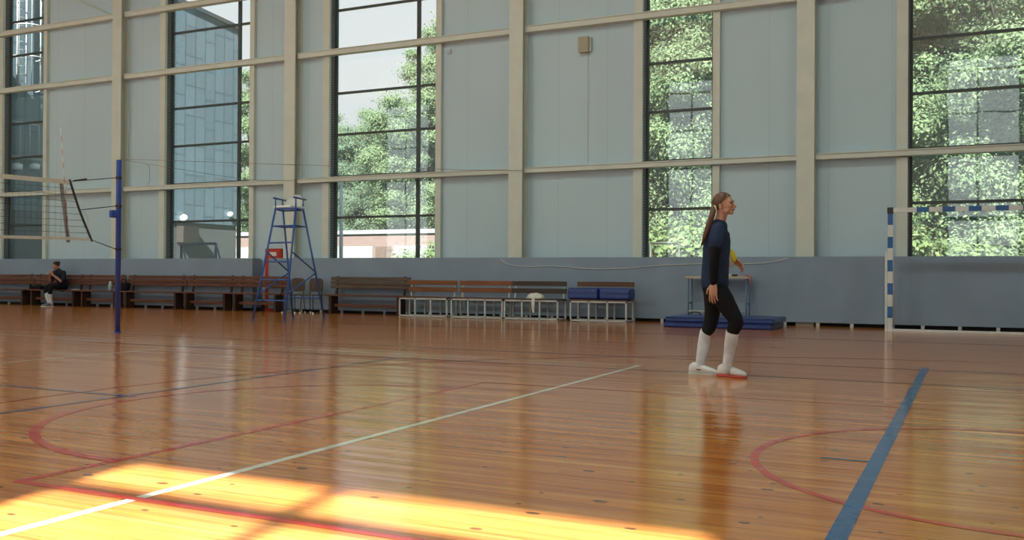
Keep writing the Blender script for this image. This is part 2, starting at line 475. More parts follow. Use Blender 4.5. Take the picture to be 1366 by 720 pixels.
def wall_with_holes(name, y0, y1, holes, z0, z1, mat):
    mb = MB(); xs = [X0] + [v for h in holes for v in h[:2]] + [X1]
    for i in range(0, len(xs), 2): mb.box((xs[i], y0, 0), (xs[i + 1], y1, ZC))
    for h in holes:
        mb.box((h[0], y0, 0), (h[1], y1, z0)); mb.box((h[0], y0, z1), (h[1], y1, ZC))
    return struct(mb.build(name, mat))
wall_with_holes('wall_far', YW, YW + .24, wins, BOT, WT, 'panel')
wall_with_holes('wall_back', YB - .24, YB, backwins, BOT, 11.1, 'panel')
struct(MB().box((X0 - .2, YB - .24, 0), (X0, YW + .24, ZC)).build('wall_left', 'panel'))
struct(MB().box((X1, YB - .24, 0), (X1 + .2, YW + .24, ZC)).build('wall_right', 'panel'))
struct(MB().box((X0 - .2, YB - .24, ZC), (X1 + .2, YW + .24, ZC + .25)).build('ceiling', 'ceiling'))
floor = struct(MB().box((X0, YB, -.12), (X1, YW, 0)).build('floor', 'floor'))

LZ = .0012
_lz = [0.0]
def lift(): _lz[0] += .00006; return _lz[0]
def strip(mb, p, q, w):
    p, q = Vector((*p, 0)), Vector((*q, 0)); d = (q - p).normalized(); n = Vector((-d.y, d.x, 0)) * (w / 2)
    mb.sheet([p - n, q - n, q + n, p + n], LZ + lift())
def arc(mb, c, r, a0, a1, w, n=48):
    ps = [(c[0] + r * math.cos(a0 + (a1 - a0) * k / n), c[1] + r * math.sin(a0 + (a1 - a0) * k / n)) for k in range(n + 1)]
    up_ = lift()
    for k in range(n):
        a, b = a0 + (a1 - a0) * k / n, a0 + (a1 - a0) * (k + 1) / n
        q = [Vector((c[0] + rr * math.cos(t), c[1] + rr * math.sin(t), 0)) for rr, t in ((r - w / 2, a), (r + w / 2, a), (r + w / 2, b), (r - w / 2, b))]
        mb.sheet(q, LZ + up_)
def floor_line(name, mat, fn):
    mb = MB(); fn(mb); return mb.build(name, mat, floor)
def _w(mb):
    strip(mb, (-21.4, 9.74), (-3.17, 9.74), .05); strip(mb, (-3.195, .7), (-3.195, 9.765), .055); strip(mb, (-9.2, .7), (-9.2, 9.74), .05)
floor_line('volleyball_line', 'line_white', _w)
def _r(mb):
    strip(mb, (-3.93, 2.93), (-3.93, 7.55), .05); strip(mb, (-3.955, 2.955), (1.9, 2.955), .05); strip(mb, (-3.955, 7.57), (1.9, 7.57), .035)
    arc(mb, (-3.93, 5.28), 1.78, PI / 2, 3 * PI / 2, .06); arc(mb, (.28, 5.36), 1.34, .3 * PI, 1.7 * PI, .045)
    arc(mb, (.28, 5.3), 6.72, .5 * PI, 1.3 * PI, .035, 80)
floor_line('basketball_line', 'line_red', _r)
def _b(mb):
    strip(mb, (-.445, -2), (-.445, 11.0), .075); strip(mb, (-.72, 5.27), (-.46, 5.27), .03)
    strip(mb, (-5.93, 4.2), (-5.93, 9.4), .045); strip(mb, (-13.5, 5.38), (-5.83, 5.38), .045)
floor_line('badminton_line', 'line_blue', _b)
def _d(mb):
    strip(mb, (-16, 10.75), (3, 10.75), .04); strip(mb, (-11, 9.3), (3, 9.3), .04); strip(mb, (-14, 15.25), (4, 15.25), .04)
floor_line('thin_dark_line', 'line_dark', _d)
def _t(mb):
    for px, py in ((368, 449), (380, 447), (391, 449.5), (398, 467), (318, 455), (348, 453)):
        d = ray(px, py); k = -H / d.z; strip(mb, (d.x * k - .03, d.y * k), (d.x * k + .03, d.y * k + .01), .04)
floor_line('white_fleck', 'line_white', _t)  # small white flecks laid flat on the floor

# columns, girts, posts
COLS = [-27.86, -21.63, -15.55, -9.21, -2.94, 3.3]
for x in COLS:
    mb = MB()
    mb.box((x - .17, YC, 1.2), (x + .17, YC + .03, ZC - .02)); mb.box((x - .017, YC + .03, 1.2), (x + .017, YW - .03, ZC - .02)); mb.box((x - .17, YW - .03, 1.2), (x + .17, YW, ZC - .02))
    mb.box((x - .17, YC, 0), (x + .17, YW, 1.2))
    struct(mb.build('wall_column', 'cream'))
bays = [-34.0] + COLS + [9.55]
for a, b in zip(bays, bays[1:]):
    for z, h in ((3.30, .12), (6.46, .14), (8.2, .14), (9.7, .14)):
        mb = MB(); mb.box((a + .175, YW - .20, z - h / 2), (b - .175, YW - .03, z + h / 2 - .02), .006); mb.box((a + .175, YW - .22, z + h / 2 - .02), (b - .175, YW - .01, z + h / 2))
        struct(mb.build('wall_girt', 'cream'))
for a, b, m in wins:
    for x0, x1 in ((a - .20, a - .003), (b + .003, b + .15)):
        mb = MB()
        for z0, z1 in ((1.0, 3.22), (3.38, 6.385), (6.555, 8.12), (8.28, 9.62), (9.78, ZC - .02)):
            mb.box((x0, YW - .10, z0), (x1, YW, z1))
        struct(mb.build('window_post', 'cream'))
# slim panel rail + brace rod
b0, b1 = at(60, -18, YW - .06), at(152, 21, YW - .06)
struct(MB().tube([b0, b1], .014).build('brace_rod', 'cream'))

def window(n, a, b, mull, y, yin, zs, zbot=BOT, WT=WT):
    w = empty_struct('window_%d' % n, ((a + b) / 2, y, zbot))
    s = 1 if y > 0 else -1
    fr = MB(); t = .035
    for x in (a + t, b - t): fr.box((x - t, y - .03, zbot), (x + t, y + .03, WT))
    fr.box((a, y - .03, zbot), (b, y + .03, zbot + .08)); fr.box((a, y - .03, WT - .08), (b, y + .03, WT))
    fr.build('window_frame', 'frame', w)
    tr = MB()
    for z in zs: tr.box((a + 2 * t, y - .028, z - .028), (b - 2 * t, y + .028, z + .028))
    tr.build('transom', 'frame', w)
    if mull is not None: MB().box((mull - .042, y - .034, zbot + .08), (mull + .042, y + .034, WT - .08)).build('mullion', 'frame', w)
    MB().box((a + .06, y - .006, zbot + .06), (b - .06, y + .006, WT - .06)).build('pane', 'glass', w)
    rv = MB(); y0, y1 = sorted((yin, y - s * .032)); e = .004
    rv.box((a + e, y0, zbot), (a + e + .012, y1, WT)); rv.box((b - e - .012, y0, zbot), (b - e, y1, WT)); rv.box((a + e, y0, WT - .014), (b - e, y1, WT - .002)); rv.box((a + e, y0, zbot), (b - e, y1, zbot + .02))
    rv.build('reveal', 'reveal', w)
    return w
ZS = [1.33, 2.37, 3.40, 4.45, 5.49, 6.53, 7.58, 8.62, 9.7]
for i, (a, b, m) in enumerate(wins): window(i + 1, a, b, m, YG, YW - .02, ZS)
for i, (a, b, m) in enumerate(backwins): window(i + 6, a, b, m, YB - .16, YB + .0, [2.37, 4.45, 6.53, 8.5], BOT, 11.1)
# rail across the heads of the opposite windows (it throws the dark bar in the sun patch)
struct(MB().box((X0, YB + .005, 10.35), (X1, YB + .105, 10.45)).build('wall_girt', 'cream'))

# padding boards in front of the wall, with feet, and the recess for the fire cabinet
PZ0, PZ1 = .07, 1.345
def pad(name, xa, xb, ends):
    p = MB().box((xa, YP, PZ0), (xb, YP + .05, PZ1), .008)
    p.box((xa, YP + .05, PZ1 - .03), (xb, YP + .32, PZ1 - .001))
    if ends: p.box((xb - .04, YP + .05, PZ0), (xb, YP + .36, PZ1 - .03))
    o = struct(p.build(name, 'pad'))
    ft = []
    x = xa + .4
    while x < xb - .1:
        MB().box((x - .03, YP + .005, .0), (x + .03, YP + .045, PZ0)).build('foot', 'greywhite', o); x += .62
    return o
pad('wall_padding', X0 + .02, at(336.5, 370, YP).x, True)
XR = at(358, 370, YP).x
pad('wall_padding', XR, X1 - .02, False)
struct(MB().box((X0, YW - .03, 0), (X1, YW - .002, .3)).build('gap_shade_strip', 'black'))  # black strip standing in for the shade in the gap under the boards

# ------------------------------------------------------------------ fire cabinet, boxes on the wall, cables
c0, c1 = at(353.5, 331.5, YP + .10), at(375.5, 331.5, YP + .10)
cab = thing('fire_cabinet', ((c0.x + c1.x) / 2, YP + .1, 0), 'red fire hose cabinet in the recess behind the umpire chair', 'fire cabinet')
MB().box((c0.x, YP + .10, 0), (c1.x, YP + .30, c0.z), .008).build('body', 'red', cab)
MB().box((c0.x + .04, YP + .088, .12), (c1.x - .04, YP + .10, c0.z - .04), .004).build('door', 'red', cab)
cm = (c0.x + c1.x) / 2
lab = MB().box((cm - .10, YP + .080, c0.z - .19), (cm + .12, YP + .0885, c0.z - .09)).build('sign', 'whitepanel', cab); lab['label'] = 'white plate on the cabinet door'
MB().tube([(c1.x - .06, YP + .075, .8), (c1.x - .06, YP + .075, .95)], .008).build('handle', 'greywhite', cab)

s0, s1 = at(774, 51, YW), at(790, 70, YW)
sp = thing('wall_speaker', ((s0.x + s1.x) / 2, YW, s1.z), 'small beige speaker box high on the wall panel', 'speaker')
MB().box((s0.x, YW - .14, s1.z), (s1.x - .05, YW - .002, s0.z), .01).build('case', 'beige', sp)
MB().box((s0.x + .025, YW - .148, s1.z + .03), (s1.x - .075, YW - .139, s0.z - .03), .003).build('grille', stripes_mat('grille_stripes', (.40, .37, .29), (.34, .31, .24), .02), sp)
MB().box((s1.x - .05, YW - .06, s1.z + .02), (s1.x, YW - .002, s0.z - .02), .004).build('bracket', 'greywhite', sp)
q0, q1 = at(786, 70, YW), at(785, 345, YW)
MB().tube([(s1.x - .09, YW - .008, s1.z), (s1.x - .09, YW - .008, 3.42)], .007).build('cable', 'greywhite', sp)
e0 = at(600, 69, YW)
sn = thing('mounted_sensor', (e0.x, YW, e0.z - .06), 'tiny grey sensor on the wall right of the wide window', 'sensor')
MB().box((e0.x - .05, YW - .05, e0.z - .06), (e0.x + .05, YW - .002, e0.z + .06), .012).build('housing', 'greywhite', sn)
MB().ball((e0.x, YW - .05, e0.z - .01), (.03, .02, .03)).build('lens', 'greywhite', sn, True)

YK = YP - .02
def cable(name, pix, r, mat, Y=YK, sub=8):
    return MB().tube([at(x, y, Y) for x, y in pix], r, 6, sub).build(name, mat, None, True)
tag(cable('hanging_cable', [(161, 212), (250, 215), (340, 218), (440, 221), (600, 226), (682, 227.5), (697, 226.5)], .006, 'cable', YC - .03), 'thin grey cable strung level across the wall and windows', 'cable')
tag(cable('hanging_cable', [(161, 212.5), (230, 224), (320, 238), (382, 240.5), (402, 238)], .006, 'cable', YC - .045), 'thin grey cable sloping down to the column behind the umpire chair', 'cable')
tag(cable('hanging_string', [(195, 220), (199, 222), (199.5, 240), (196, 247)], .006, 'cable', YC - .05), 'short grey string hanging on the wall beside the blue post', 'string')
tag(cable('hanging_rope', [(667, 345), (678, 352), (700, 355.5), (740, 355), (790, 358.5), (830, 358), (880, 354), (930, 352), (1000, 351.5), (1030, 349.5), (1052, 344.5)], .008, 'white_cord', YP - .014), 'white rope sagging along the top of the grey wall padding', 'rope')

# ------------------------------------------------------------------ benches
BF, BK = 18.62, 19.0                       # front and back of the long benches
def xa(px, Y=BF, py=400): return at(px, py, Y).x
def make_bench(x0, x1, label, slat, seat='bench'):
    L = x1 - x0
    r = thing('bench', ((x0 + x1) / 2, (BF + BK) / 2, 0), label, 'bench', 'long benches along the wall')
    for x in (x0 + .13, x1 - .13):
        MB().box((x - .035, BF + .03, 0), (x + .035, BK - .06, .43), .006).build('leg', 'bench_dark', r)
        MB().bar((x, BK - .10, .30), (x, BK - .02, .90), .045, .045).build('back_post', 'bench_dark', r)
    for y0 in (BF, BF + .125, BF + .25):
        MB().box((x0 - .04, y0, .43), (x1 + .04, y0 + .115, .465), .008).build('seat_slat', seat, r)
    MB().box((x0 + .165, BF + .16, .17), (x1 - .165, BF + .20, .24), .005).build('stretcher', seat, r)
    for k in range(3):
        z = .61 + k * .096; y = BK - .075 + .012 * k
        MB().box((x0 - .04, y - .03, z), (x1 + .04, y, z + .084), .008).build('back_slat', slat, r)
    return r
prs = [(-24, 31.5, 'bench', 'brown slatted bench cut by the left edge of the photo'),
       (36, 100, 'bench', 'brown slatted bench the seated person in dark clothes sits on'),
       (103, 155, 'bench', 'short brown slatted bench directly left of the blue volleyball post'),
       (161, 236.5, 'bench', 'long brown slatted bench directly right of the blue volleyball post'),
       (241, 302.5, 'bench', 'brown slatted bench second to the right of the blue volleyball post'),
       (306, 371, 'bench', 'brown slatted bench behind the left legs of the umpire chair'),
       (433, 536, 'bench_grey', 'greyish brown slatted bench standing alone right of the umpire chair')]
BEN = [make_bench(xa(a), xa(b), lab, sl) for a, b, sl, lab in prs]

LF, LK = 18.28, 18.74
def make_locker_bench(x0, x1, slat, label, second=True):
    r = thing('frame_bench', ((x0 + x1) / 2, (LF + LK) / 2, 0), label, 'bench', 'white framed benches along the wall')
    t = .032
    fr = MB()
    def tube_(p, q): fr.bar(p, q, t, t)
    h = t / 2
    for y in (LF + h, LK - h):
        for k in range(4):
            x = x0 + h + (x1 - x0 - t) * (k / 3.0)
            fr.bar((x, y, 0), (x, y, .43), t, t)
        fr.bar((x0, y, .03), (x1, y, .03), t, t); fr.bar((x0, y, .415), (x1, y, .415), t, t)
    for x in (x0 + h, x1 - h):
        fr.bar((x, LF, .03), (x, LK, .03), t, t); fr.bar((x, LF, .415), (x, LK, .415), t, t)
    fr.build('frame', 'greywhite', r)
    for x in (x0 + .06, x1 - .06):
        MB().bar((x, LK - .02, .43), (x, LK + .03, .83), .03, .03).build('back_post', 'greywhite', r)
    for k in range(4):
        y = LF + k * .115
        MB().box((x0 - .01, y, .432), (x1 + .01, y + .10, .458), .005).build('seat_slat', slat if slat != 'slat_orange' else 'slat_mid', r)
    for z in (.565, .72):
        MB().box((x0 - .01, LK - .03, z), (x1 + .01, LK - .005, z + .105), .006).build('back_slat', slat, r)
    return r
lb = [(532, 596.5, 'slat_orange', 'orange brown slatted bench on a white frame, leftmost of the white framed row'),
      (601, 670.5, 'slat_orange', 'orange brown slatted bench on a white frame, second of the white framed row'),
      (672, 744.5, 'slat_dark', 'dark brown slatted bench on a white frame with a white cloth on it'),
      (760, 836, 'slat_mid', 'brown slatted bench on a white frame carrying two blue cushions')]
LB = [make_locker_bench(xa(a, LF), xa(b, LF), s, l) for a, b, s, l in lb]

def cushion(xa_, xb_, label):
    mb = MB(); mb.box((xa_, LF + .03, .459), (xb_, LK - .06, .70), .05, 4)
    r = mb.build('vinyl_cushion', 'vinyl'); 
    tag(r, label, 'cushion', 'blue vinyl cushions on the bench')
    seam = MB(); z = .60
    seam.loft([(xa_ - .002, LF + .10, z), (xa_ + .05, LF + .024, z), ((xa_ + xb_) / 2, LF + .022, z - .01), (xb_ - .05, LF + .024, z), (xb_ + .002, LF + .10, z)], .006, n=6, sub=4)
    seam.build('seam', 'vinyl', r, True)
    return r
yb = LF + .03
cushion(at(756.5, 390, yb).x, at(797, 390, yb).x, 'blue vinyl cushion on the frame bench, the left one of two')
cushion(at(798.5, 390, yb).x, at(840, 390, yb).x, 'blue vinyl cushion on the frame bench, the right one of two')
yc = LF + .10
w0, w1 = at(700.5, 395, yc), at(724, 395, yc); wx = (w0.x + w1.x) / 2
wc = thing('white_cloth', (wx, yc, .458), 'bundled white cloth with a hanging strip on the dark slatted bench', 'cloth')
mb = MB()
prof = [(.001, .0), (.205, .0), (.20, .025), (.165, .075), (.11, .108), (.04, .118), (.001, .119)]
mb.lathe((wx, yc + .09, .458), prof, 20)
for v in mb.bm.verts:
    v.co.x += .012 * math.sin(v.co.y * 60) ; v.co.z += .008 * math.sin(v.co.x * 45) * (1 if v.co.z > .47 else 0)
    v.co.y = yc + .09 + (v.co.y - yc - .09) * .7
mb.build('bundle', 'whitecloth', wc, True)
px0 = at(711, 400, LF - .03)
MB().loft([(px0.x, LF + .10, .464), (px0.x, LF - .008, .462), (px0.x, LF - .022, .43), (px0.x - .005, LF - .02, .28), (px0.x + .01, LF - .018, .17)], [.02, .03, .040, .036, .018], [.004, .004, .007, .008, .006], n=10, sub=4, side=(1, 0, 0)).build('strip', 'whitecloth', wc, True)

# small things on the benches
yb_ = BF + .16
p = at(147, 388, yb_)
bt = thing('water_bottle', (p.x, yb_, .465), 'pale blue water bottle on the bench just left of the blue post', 'bottle')
MB().lathe((p.x, yb_, .465), [(.001, 0), (.05, .0), (.055, .02), (.055, .17), (.025, .215)], 14).build('body', 'bottle', bt, True)
MB().lathe((p.x, yb_, .68), [(.001, 0), (.027, 0), (.027, .035), (.001, .036)], 12).build('cap', 'whiteplastic', bt)
p = at(165, 385, yb_)
bg = thing('sports_bag', (p.x, yb_ + .03, .465), 'small black bag on the bench just right of the blue post', 'bag')
MB().box((p.x - .16, yb_ - .09, .466), (p.x + .16, yb_ + .12, .68), .06, 4).build('body', 'blackcloth', bg, True)
MB().loft([(p.x - .09, yb_, .67), (p.x - .05, yb_, .76), (p.x + .05, yb_, .76), (p.x + .09, yb_, .67)], .012, n=6, sub=4).build('handle', 'blackcloth', bg, True)
p = at(101, 387, yb_)
tag(MB().box((p.x - .11, yb_ - .06, .4665), (p.x + .11, yb_ + .05, .485), .006).build('folded_towel', 'whitecloth'), 'small folded white towel on the bench beside the seated person', 'towel')
p = at(51, 384, yb_)
bg = thing('sports_bag', (p.x, yb_, .465), 'flat black bag lying on the bench left of the seated person', 'bag')
MB().box((p.x - .22, yb_ - .10, .466), (p.x + .22, yb_ + .1, .575), .04, 4).build('body', 'blackcloth', bg, True)
MB().loft([(p.x - .1, yb_ - .02, .56), (p.x, yb_ - .04, .60), (p.x + .12, yb_ - .02, .56)], .012, n=6, sub=4).build('strap', 'darkcloth', bg, True)
p = at(61, 378.5, yb_ + .05)
bt = thing('water_bottle', (p.x, yb_ + .15, .465), 'small white bottle on the bench behind the seated person\'s knees', 'bottle')
MB().lathe((p.x, yb_ + .15, .465), [(.001, 0), (.04, .0), (.042, .02), (.042, .13), (.02, .165)], 12).build('body', 'whiteplastic', bt, True)
MB().lathe((p.x, yb_ + .15, .63), [(.001, 0), (.022, 0), (.022, .03), (.001, .031)], 12).build('cap', 'whiteplastic', bt)

# two plywood chairs behind the umpire chair
def make_chair(x, y, label):
    r = thing('chair', (x, y, 0), label, 'chair', 'plywood chairs behind the umpire chair')
    for sx in (-1, 1):
        MB().tube([(x + sx * .19, y - .19, .008), (x + sx * .17, y - .16, .43)], .011).build('leg', 'black', r)
        MB().tube([(x + sx * .19, y + .21, .008), (x + sx * .175, y + .16, .43), (x + sx * .17, y + .20, .76)], .011).build('leg', 'black', r)
        for dy in (-.19, .21): MB().lathe((x + sx * .19, y + dy, 0), [(.02, 0), (.02, .03), (.012, .035)], 10).build('foot_cap', 'whiteplastic', r)
    MB().box((x - .2, y - .2, .432), (x + .2, y + .18, .452), .009).build('seat', 'plywood', r)
    pts = []
    for k in range(24):
        t = 2 * PI * k / 24; c, s_ = math.cos(t), math.sin(t)
        pts.append((x + .205 * math.copysign(abs(c) ** .5, c), y + .185, .685 + .165 * math.copysign(abs(s_) ** .5, s_)))
    MB().poly(pts, .014, (0, -1, 0)).build('backrest', 'plywood', r)
    return r
yc_ = 18.62
make_chair(at(391.5, 400, yc_).x, yc_, 'brown plywood chair behind the middle legs of the umpire chair')
make_chair(at(415.5, 400, yc_).x, yc_, 'brown plywood chair behind the rightmost leg of the umpire chair')

# ------------------------------------------------------------------ umpire chair
u = thing('umpire_chair', (-12.62, 15.6, 0), 'tall blue tubular umpire chair with a white plastic seat', 'umpire chair')
foot = {'a': Vector((-13.04, 15.0, 0)), 'b': Vector((-12.15, 14.9, 0)), 'c': Vector((-13.16, 16.42, 0)), 'd': Vector((-12.24, 16.3, 0))}
TZ = 2.27
top = {'a': Vector((at(367.5, 283, 15.36).x, 15.36, TZ)), 'b': Vector((at(394.5, 283, 15.33).x, 15.33, TZ)), 'c': Vector((at(377.5, 284, 15.86).x, 15.86, TZ)), 'd': Vector((at(404.5, 284, 15.83).x, 15.83, TZ))}
def on(k, z): return foot[k].lerp(top[k], z / TZ)
for k in 'abcd': MB().tube([foot[k], top[k]], .021, 10).build('leg', 'bluesteel', u, True)
for k in 'abcd': MB().lathe(foot[k], [(.026, 0), (.026, .05), (.02, .055)], 10).build('foot_cap', 'bluesteel', u)
for z in (.42, .83, 1.20, 1.58, 1.92): MB().tube([on('a', z), on('b', z)], .016).build('rung', 'bluesteel', u, True)
for z in (.45, 1.93): MB().tube([on('c', z), on('d', z)], .016).build('rung', 'bluesteel', u, True)
for f_, g_ in (('a', 'c'), ('b', 'd')):
    MB().tube([on(f_, 1.40), on(g_, 1.0)], .015).build('brace', 'bluesteel', u, True)
    MB().tube([on(g_, .97), on(f_, .55)], .015).build('brace', 'bluesteel', u, True)
    MB().tube([on(f_, 1.925), on(g_, 1.925)], .015).build('brace', 'bluesteel', u, True)
    MB().tube([top[f_], top[g_]], .019).build('seat_rail', 'bluesteel', u, True)
    a0, a1 = top[f_] + Vector((0, -.06, .22)), top[g_] + Vector((0, .08, .22))
    MB().tube([a0, a1], .019).build('armrest', 'bluesteel', u, True)
    for k in (f_, g_): MB().tube([top[k], top[k] + Vector((0, .0 if k in 'ab' else -.02, .22))], .014).build('arm_post', 'bluesteel', u, True)
for k, l in (('a', 'b'), ('c', 'd')): MB().tube([top[k], top[l]], .019).build('seat_rail', 'bluesteel', u, True)
cx = (top['a'] + top['b'] + top['c'] + top['d']) / 4
seat = MB()
seat.box((cx.x - .22, cx.y - .24, TZ + .022), (cx.x + .22, cx.y + .22, TZ + .07), .02, 3)
seat.build('seat', 'whiteplastic', u, True)
bk = MB(); rows = []
for j in range(9):
    t = j / 8
    row = []
    for i in range(13):
        a = (i / 12 - .5) * 2
        hw = .225 * (1 - .28 * t ** 3)
        z = TZ + .06 + .27 * t * (1 - .22 * abs(a) ** 3)
        row.append(bk.bm.verts.new((cx.x + hw * a, cx.y + .20 + .05 * t - .07 * a * a, z)))
    rows.append(row)
for r0, r1 in zip(rows, rows[1:]):
    for i in range(12): bk.bm.faces.new((r0[i], r0[i + 1], r1[i + 1], r1[i]))
fs = list(bk.bm.faces); bmesh.ops.solidify(bk.bm, geom=fs, thickness=.022)
bk.build('backrest', 'whiteplastic', u, True)

# ------------------------------------------------------------------ volleyball post, net, antenna
PX, PY = -12.29, 10.97
vp = thing('volleyball_post', (PX, PY, 0), 'blue round volleyball post standing at the net\'s far end', 'post')
MB().lathe((PX, PY, 0), [(.041, 0), (.041, 2.745), (.036, 2.76)], 18).build('pole', 'navysteel', vp, True)
MB().lathe((PX, PY, 0), [(.06, 0), (.06, .012), (.045, .016)], 18).build('floor_collar', 'navysteel', vp)
MB().box((PX - .035, PY - .16, 1.83), (PX + .035, PY - .03, 1.95), .015).build('winch', 'navysteel', vp)
MB().tube([(PX + .03, PY - .1, 1.89), (PX + .08, PY - .1, 1.89), (PX + .08, PY - .17, 1.86)], .01).build('crank_handle', 'navysteel', vp)
for z in (2.47, 2.02, 1.33): MB().lathe((PX, PY, z - .02), [(.046, 0), (.046, .04)], 16).build('rope_clamp', 'black', vp)
NX = PX
yt, ybm = 10.05, 10.46                       # end of the net at the top and at the bottom
ztop, zbot = 2.32, 1.47
net = thing('volleyball_net', (NX, 5.5, 1.45), 'dark volleyball net with pale tapes hung from the blue post', 'net')
def yend(z): return yt + (ybm - yt) * (ztop - z) / (ztop - zbot)
YN = 1.0
def sag(y): return -.045 * math.sin(max(0, min(1, (10.0 - y) / 9.0)) * PI)
mb = MB()
nl = 9
for k in range(1, nl):
    z = ztop - (ztop - zbot) * k / nl
    mb.tube([(NX, y, z + sag(y)) for y in np.linspace(YN, yend(z), 14)], .0028, 4)
y = YN
while y < yt:
    mb.tube([(NX, y, ztop + sag(y)), (NX, y + .0, zbot + sag(y))], .0018, 4); y += .1
mb.build('net_mesh', 'netcord', net)
def tape(name, z, hgt, ye, mat):
    m = MB(); ys = np.linspace(YN, ye, 24)
    pts = [(y_, z + sag(y_)) for y_ in ys]
    for (ya, za), (y2, z2) in zip(pts, pts[1:]): m.bar((NX, ya, za), (NX, y2, z2), .008, hgt)
    return m.build(name, mat, net)
tape('top_tape', ztop, .065, yt, 'tape'); tape('bottom_tape', zbot, .045, ybm, 'tape')
MB().bar((NX - .006, 9.90, ztop + .01), (NX - .006, 10.04, zbot - .06), .012, .06, (0, 1, 0)).build('side_band', 'tapegrey', net)
MB().loft([(NX, yt, ztop + .03), (NX, (yt + ybm) / 2 - .01, (ztop + zbot) / 2 - .02), (NX, ybm, zbot - .02)], .017, n=8, sub=6).build('edge_rope', 'netcord', net, True)
for p0, z in (((NX, yt, ztop + .01), 2.47), ((NX, (yt + ybm) / 2, (ztop + zbot) / 2 + .02), 2.02), ((NX, ybm, zbot - .01), 1.33)):
    MB().tube([p0, (NX, PY - .045, z)], .007, 6).build('tie_rope', 'netcord', net, True)
MB().loft([(NX, yt + .08, ztop + .03), (NX, yt + .30, ztop + .075)], .014, n=6).build('tie_sleeve', 'netcord', net, True)
MB().loft([(NX, (yt + ybm) / 2 + .05, 1.9), (NX, (yt + ybm) / 2 + .13, 1.78), (NX, (yt + ybm) / 2 + .09, 1.60)], .006, n=6, sub=4).build('loose_cord', 'tape', net, True)
an = MB().tube([(NX + .012, 9.87, 3.15), (NX + .012, 10.03, zbot + .02)], .006, 8).build('net_antenna', 'antenna', None, True)
tag(an, 'thin red and white antenna rod standing up from the volleyball net', 'antenna')

# ------------------------------------------------------------------ mats, table, goal
def mat_slab(z0, z1, dx, label):
    r = MB().box((-5.2 + dx, 17.32, z0), (-3.2 + dx, 18.58, z1), .03, 3).build('gym_mat', 'vinyl')
    tag(r, label, 'mat', 'blue gym mats')
    pp = MB(); z = z1 - .012
    pp.loft([(-5.19 + dx, 17.312, z), (-3.21 + dx, 17.312, z)], .007, n=6); pp.build('piping', 'vinyl', r, True)
    return r
mat_slab(.0, .098, -.02, 'blue gym mat lying on the floor under another mat')
mat_slab(.0985, .20, .02, 'blue gym mat lying on top of another by the wall')
h = MB().loft([(-5.0, 18.3, .20), (-4.95, 18.3, .25), (-4.8, 18.3, .25), (-4.75, 18.3, .20)], .012, n=6, sub=3)
hm = h.build('carry_handle', 'black', [o for o in bpy.data.objects if o.name == 'gym_mat.001'][0], True)

TY0, TY1 = 18.66, 19.02
tx0, tx1 = at(917, 370, 18.7).x, at(997, 370, 18.7).x
tb = thing('table', ((tx0 + tx1) / 2, (TY0 + TY1) / 2, 0), 'narrow table with pale top and blue legs behind the standing player', 'table')
MB().box((tx0 - .03, TY0, .905), (tx1 + .03, TY1, .955), .008).build('table_top', 'tabletop', tb)
for x in (tx0 + .02, tx1 - .02):
    for y in (TY0 + .04, TY1 - .04):
        MB().tube([(x, y, 0), (x, y, .905)], .015, 10).build('leg', 'tableleg', tb, True)
    MB().tube([(x, TY0 + .04, .42), (x, TY1 - .04, .42)], .016).build('side_rail', 'tableleg', tb, True)
MB().tube([(tx0 + .02, TY0 + .04, .26), (tx1 - .02, TY0 + .04, .26)], .014).build('foot_rail', 'greywhite', tb, True)
p = at(974, 370, TY0 + .12)
tag(MB().box((p.x - .05, TY0 + .05, .956), (p.x + .04, TY0 + .16, 1.0), .01).build('paper_pack', 'whitecloth'), 'small white pack on the narrow table beside a black one', 'pack')
p = at(980, 370, TY0 + .12)
tag(MB().box((p.x - .04, TY0 + .05, .956), (p.x + .05, TY0 + .16, .995), .01).build('phone_case', 'black'), 'small black pack on the narrow table beside a white one', 'pack')
pk = MB(); xk = tx1 - .06
pk.loft([(xk - .1, TY0 + .12, .968), (xk + .02, TY0 + .08, .972), (xk + .10, TY0 + .02, .965), (xk + .135, TY0 - .02, .90), (xk + .13, TY0 - .03, .79)], [.05, .08, .075, .06, .045], [.010, .012, .016, .018, .012], n=10, sub=5, side=(0, 1, 0))
tag(pk.build('pink_cloth', 'pink', None, True), 'pink cloth hanging over the right corner of the narrow table', 'cloth')

GY = 18.1
gx0, gx1 = at(1187.5, 360, GY).x, at(1187.5, 360, GY).x + 3.08
gz = at(1187, 282, GY).z + .02
go = thing('handball_goal', ((gx0 + gx1) / 2, GY, 0), 'white and blue striped handball goal against the grey wall padding', 'goal')
S = .04
def striped(name, a, b, first, axis):
    """a post or crossbar: white core, blue bands as sub-parts"""
    core = MB().bar(a, b, 2 * S, 2 * S, (0, 1, 0)).build(name, 'goal_white', go)
    a, b = Vector(a), Vector(b); L = (b - a).length; d = (b - a).normalized(); t = first
    while t < L - .05:
        MB().bar(a + d * t, a + d * min(t + .2, L - .001), 2 * S + .004, 2 * S + .004, (0, 1, 0)).build('blue_band', 'goal_blue', core); t += .41
    return core
striped('post', (gx0, GY, 0), (gx0, GY, gz - S), .24, 2)
striped('post', (gx1, GY, 0), (gx1, GY, gz - S), .24, 2)
striped('crossbar', (gx0 - S, GY, gz), (gx1 + S, GY, gz), .47, 0)
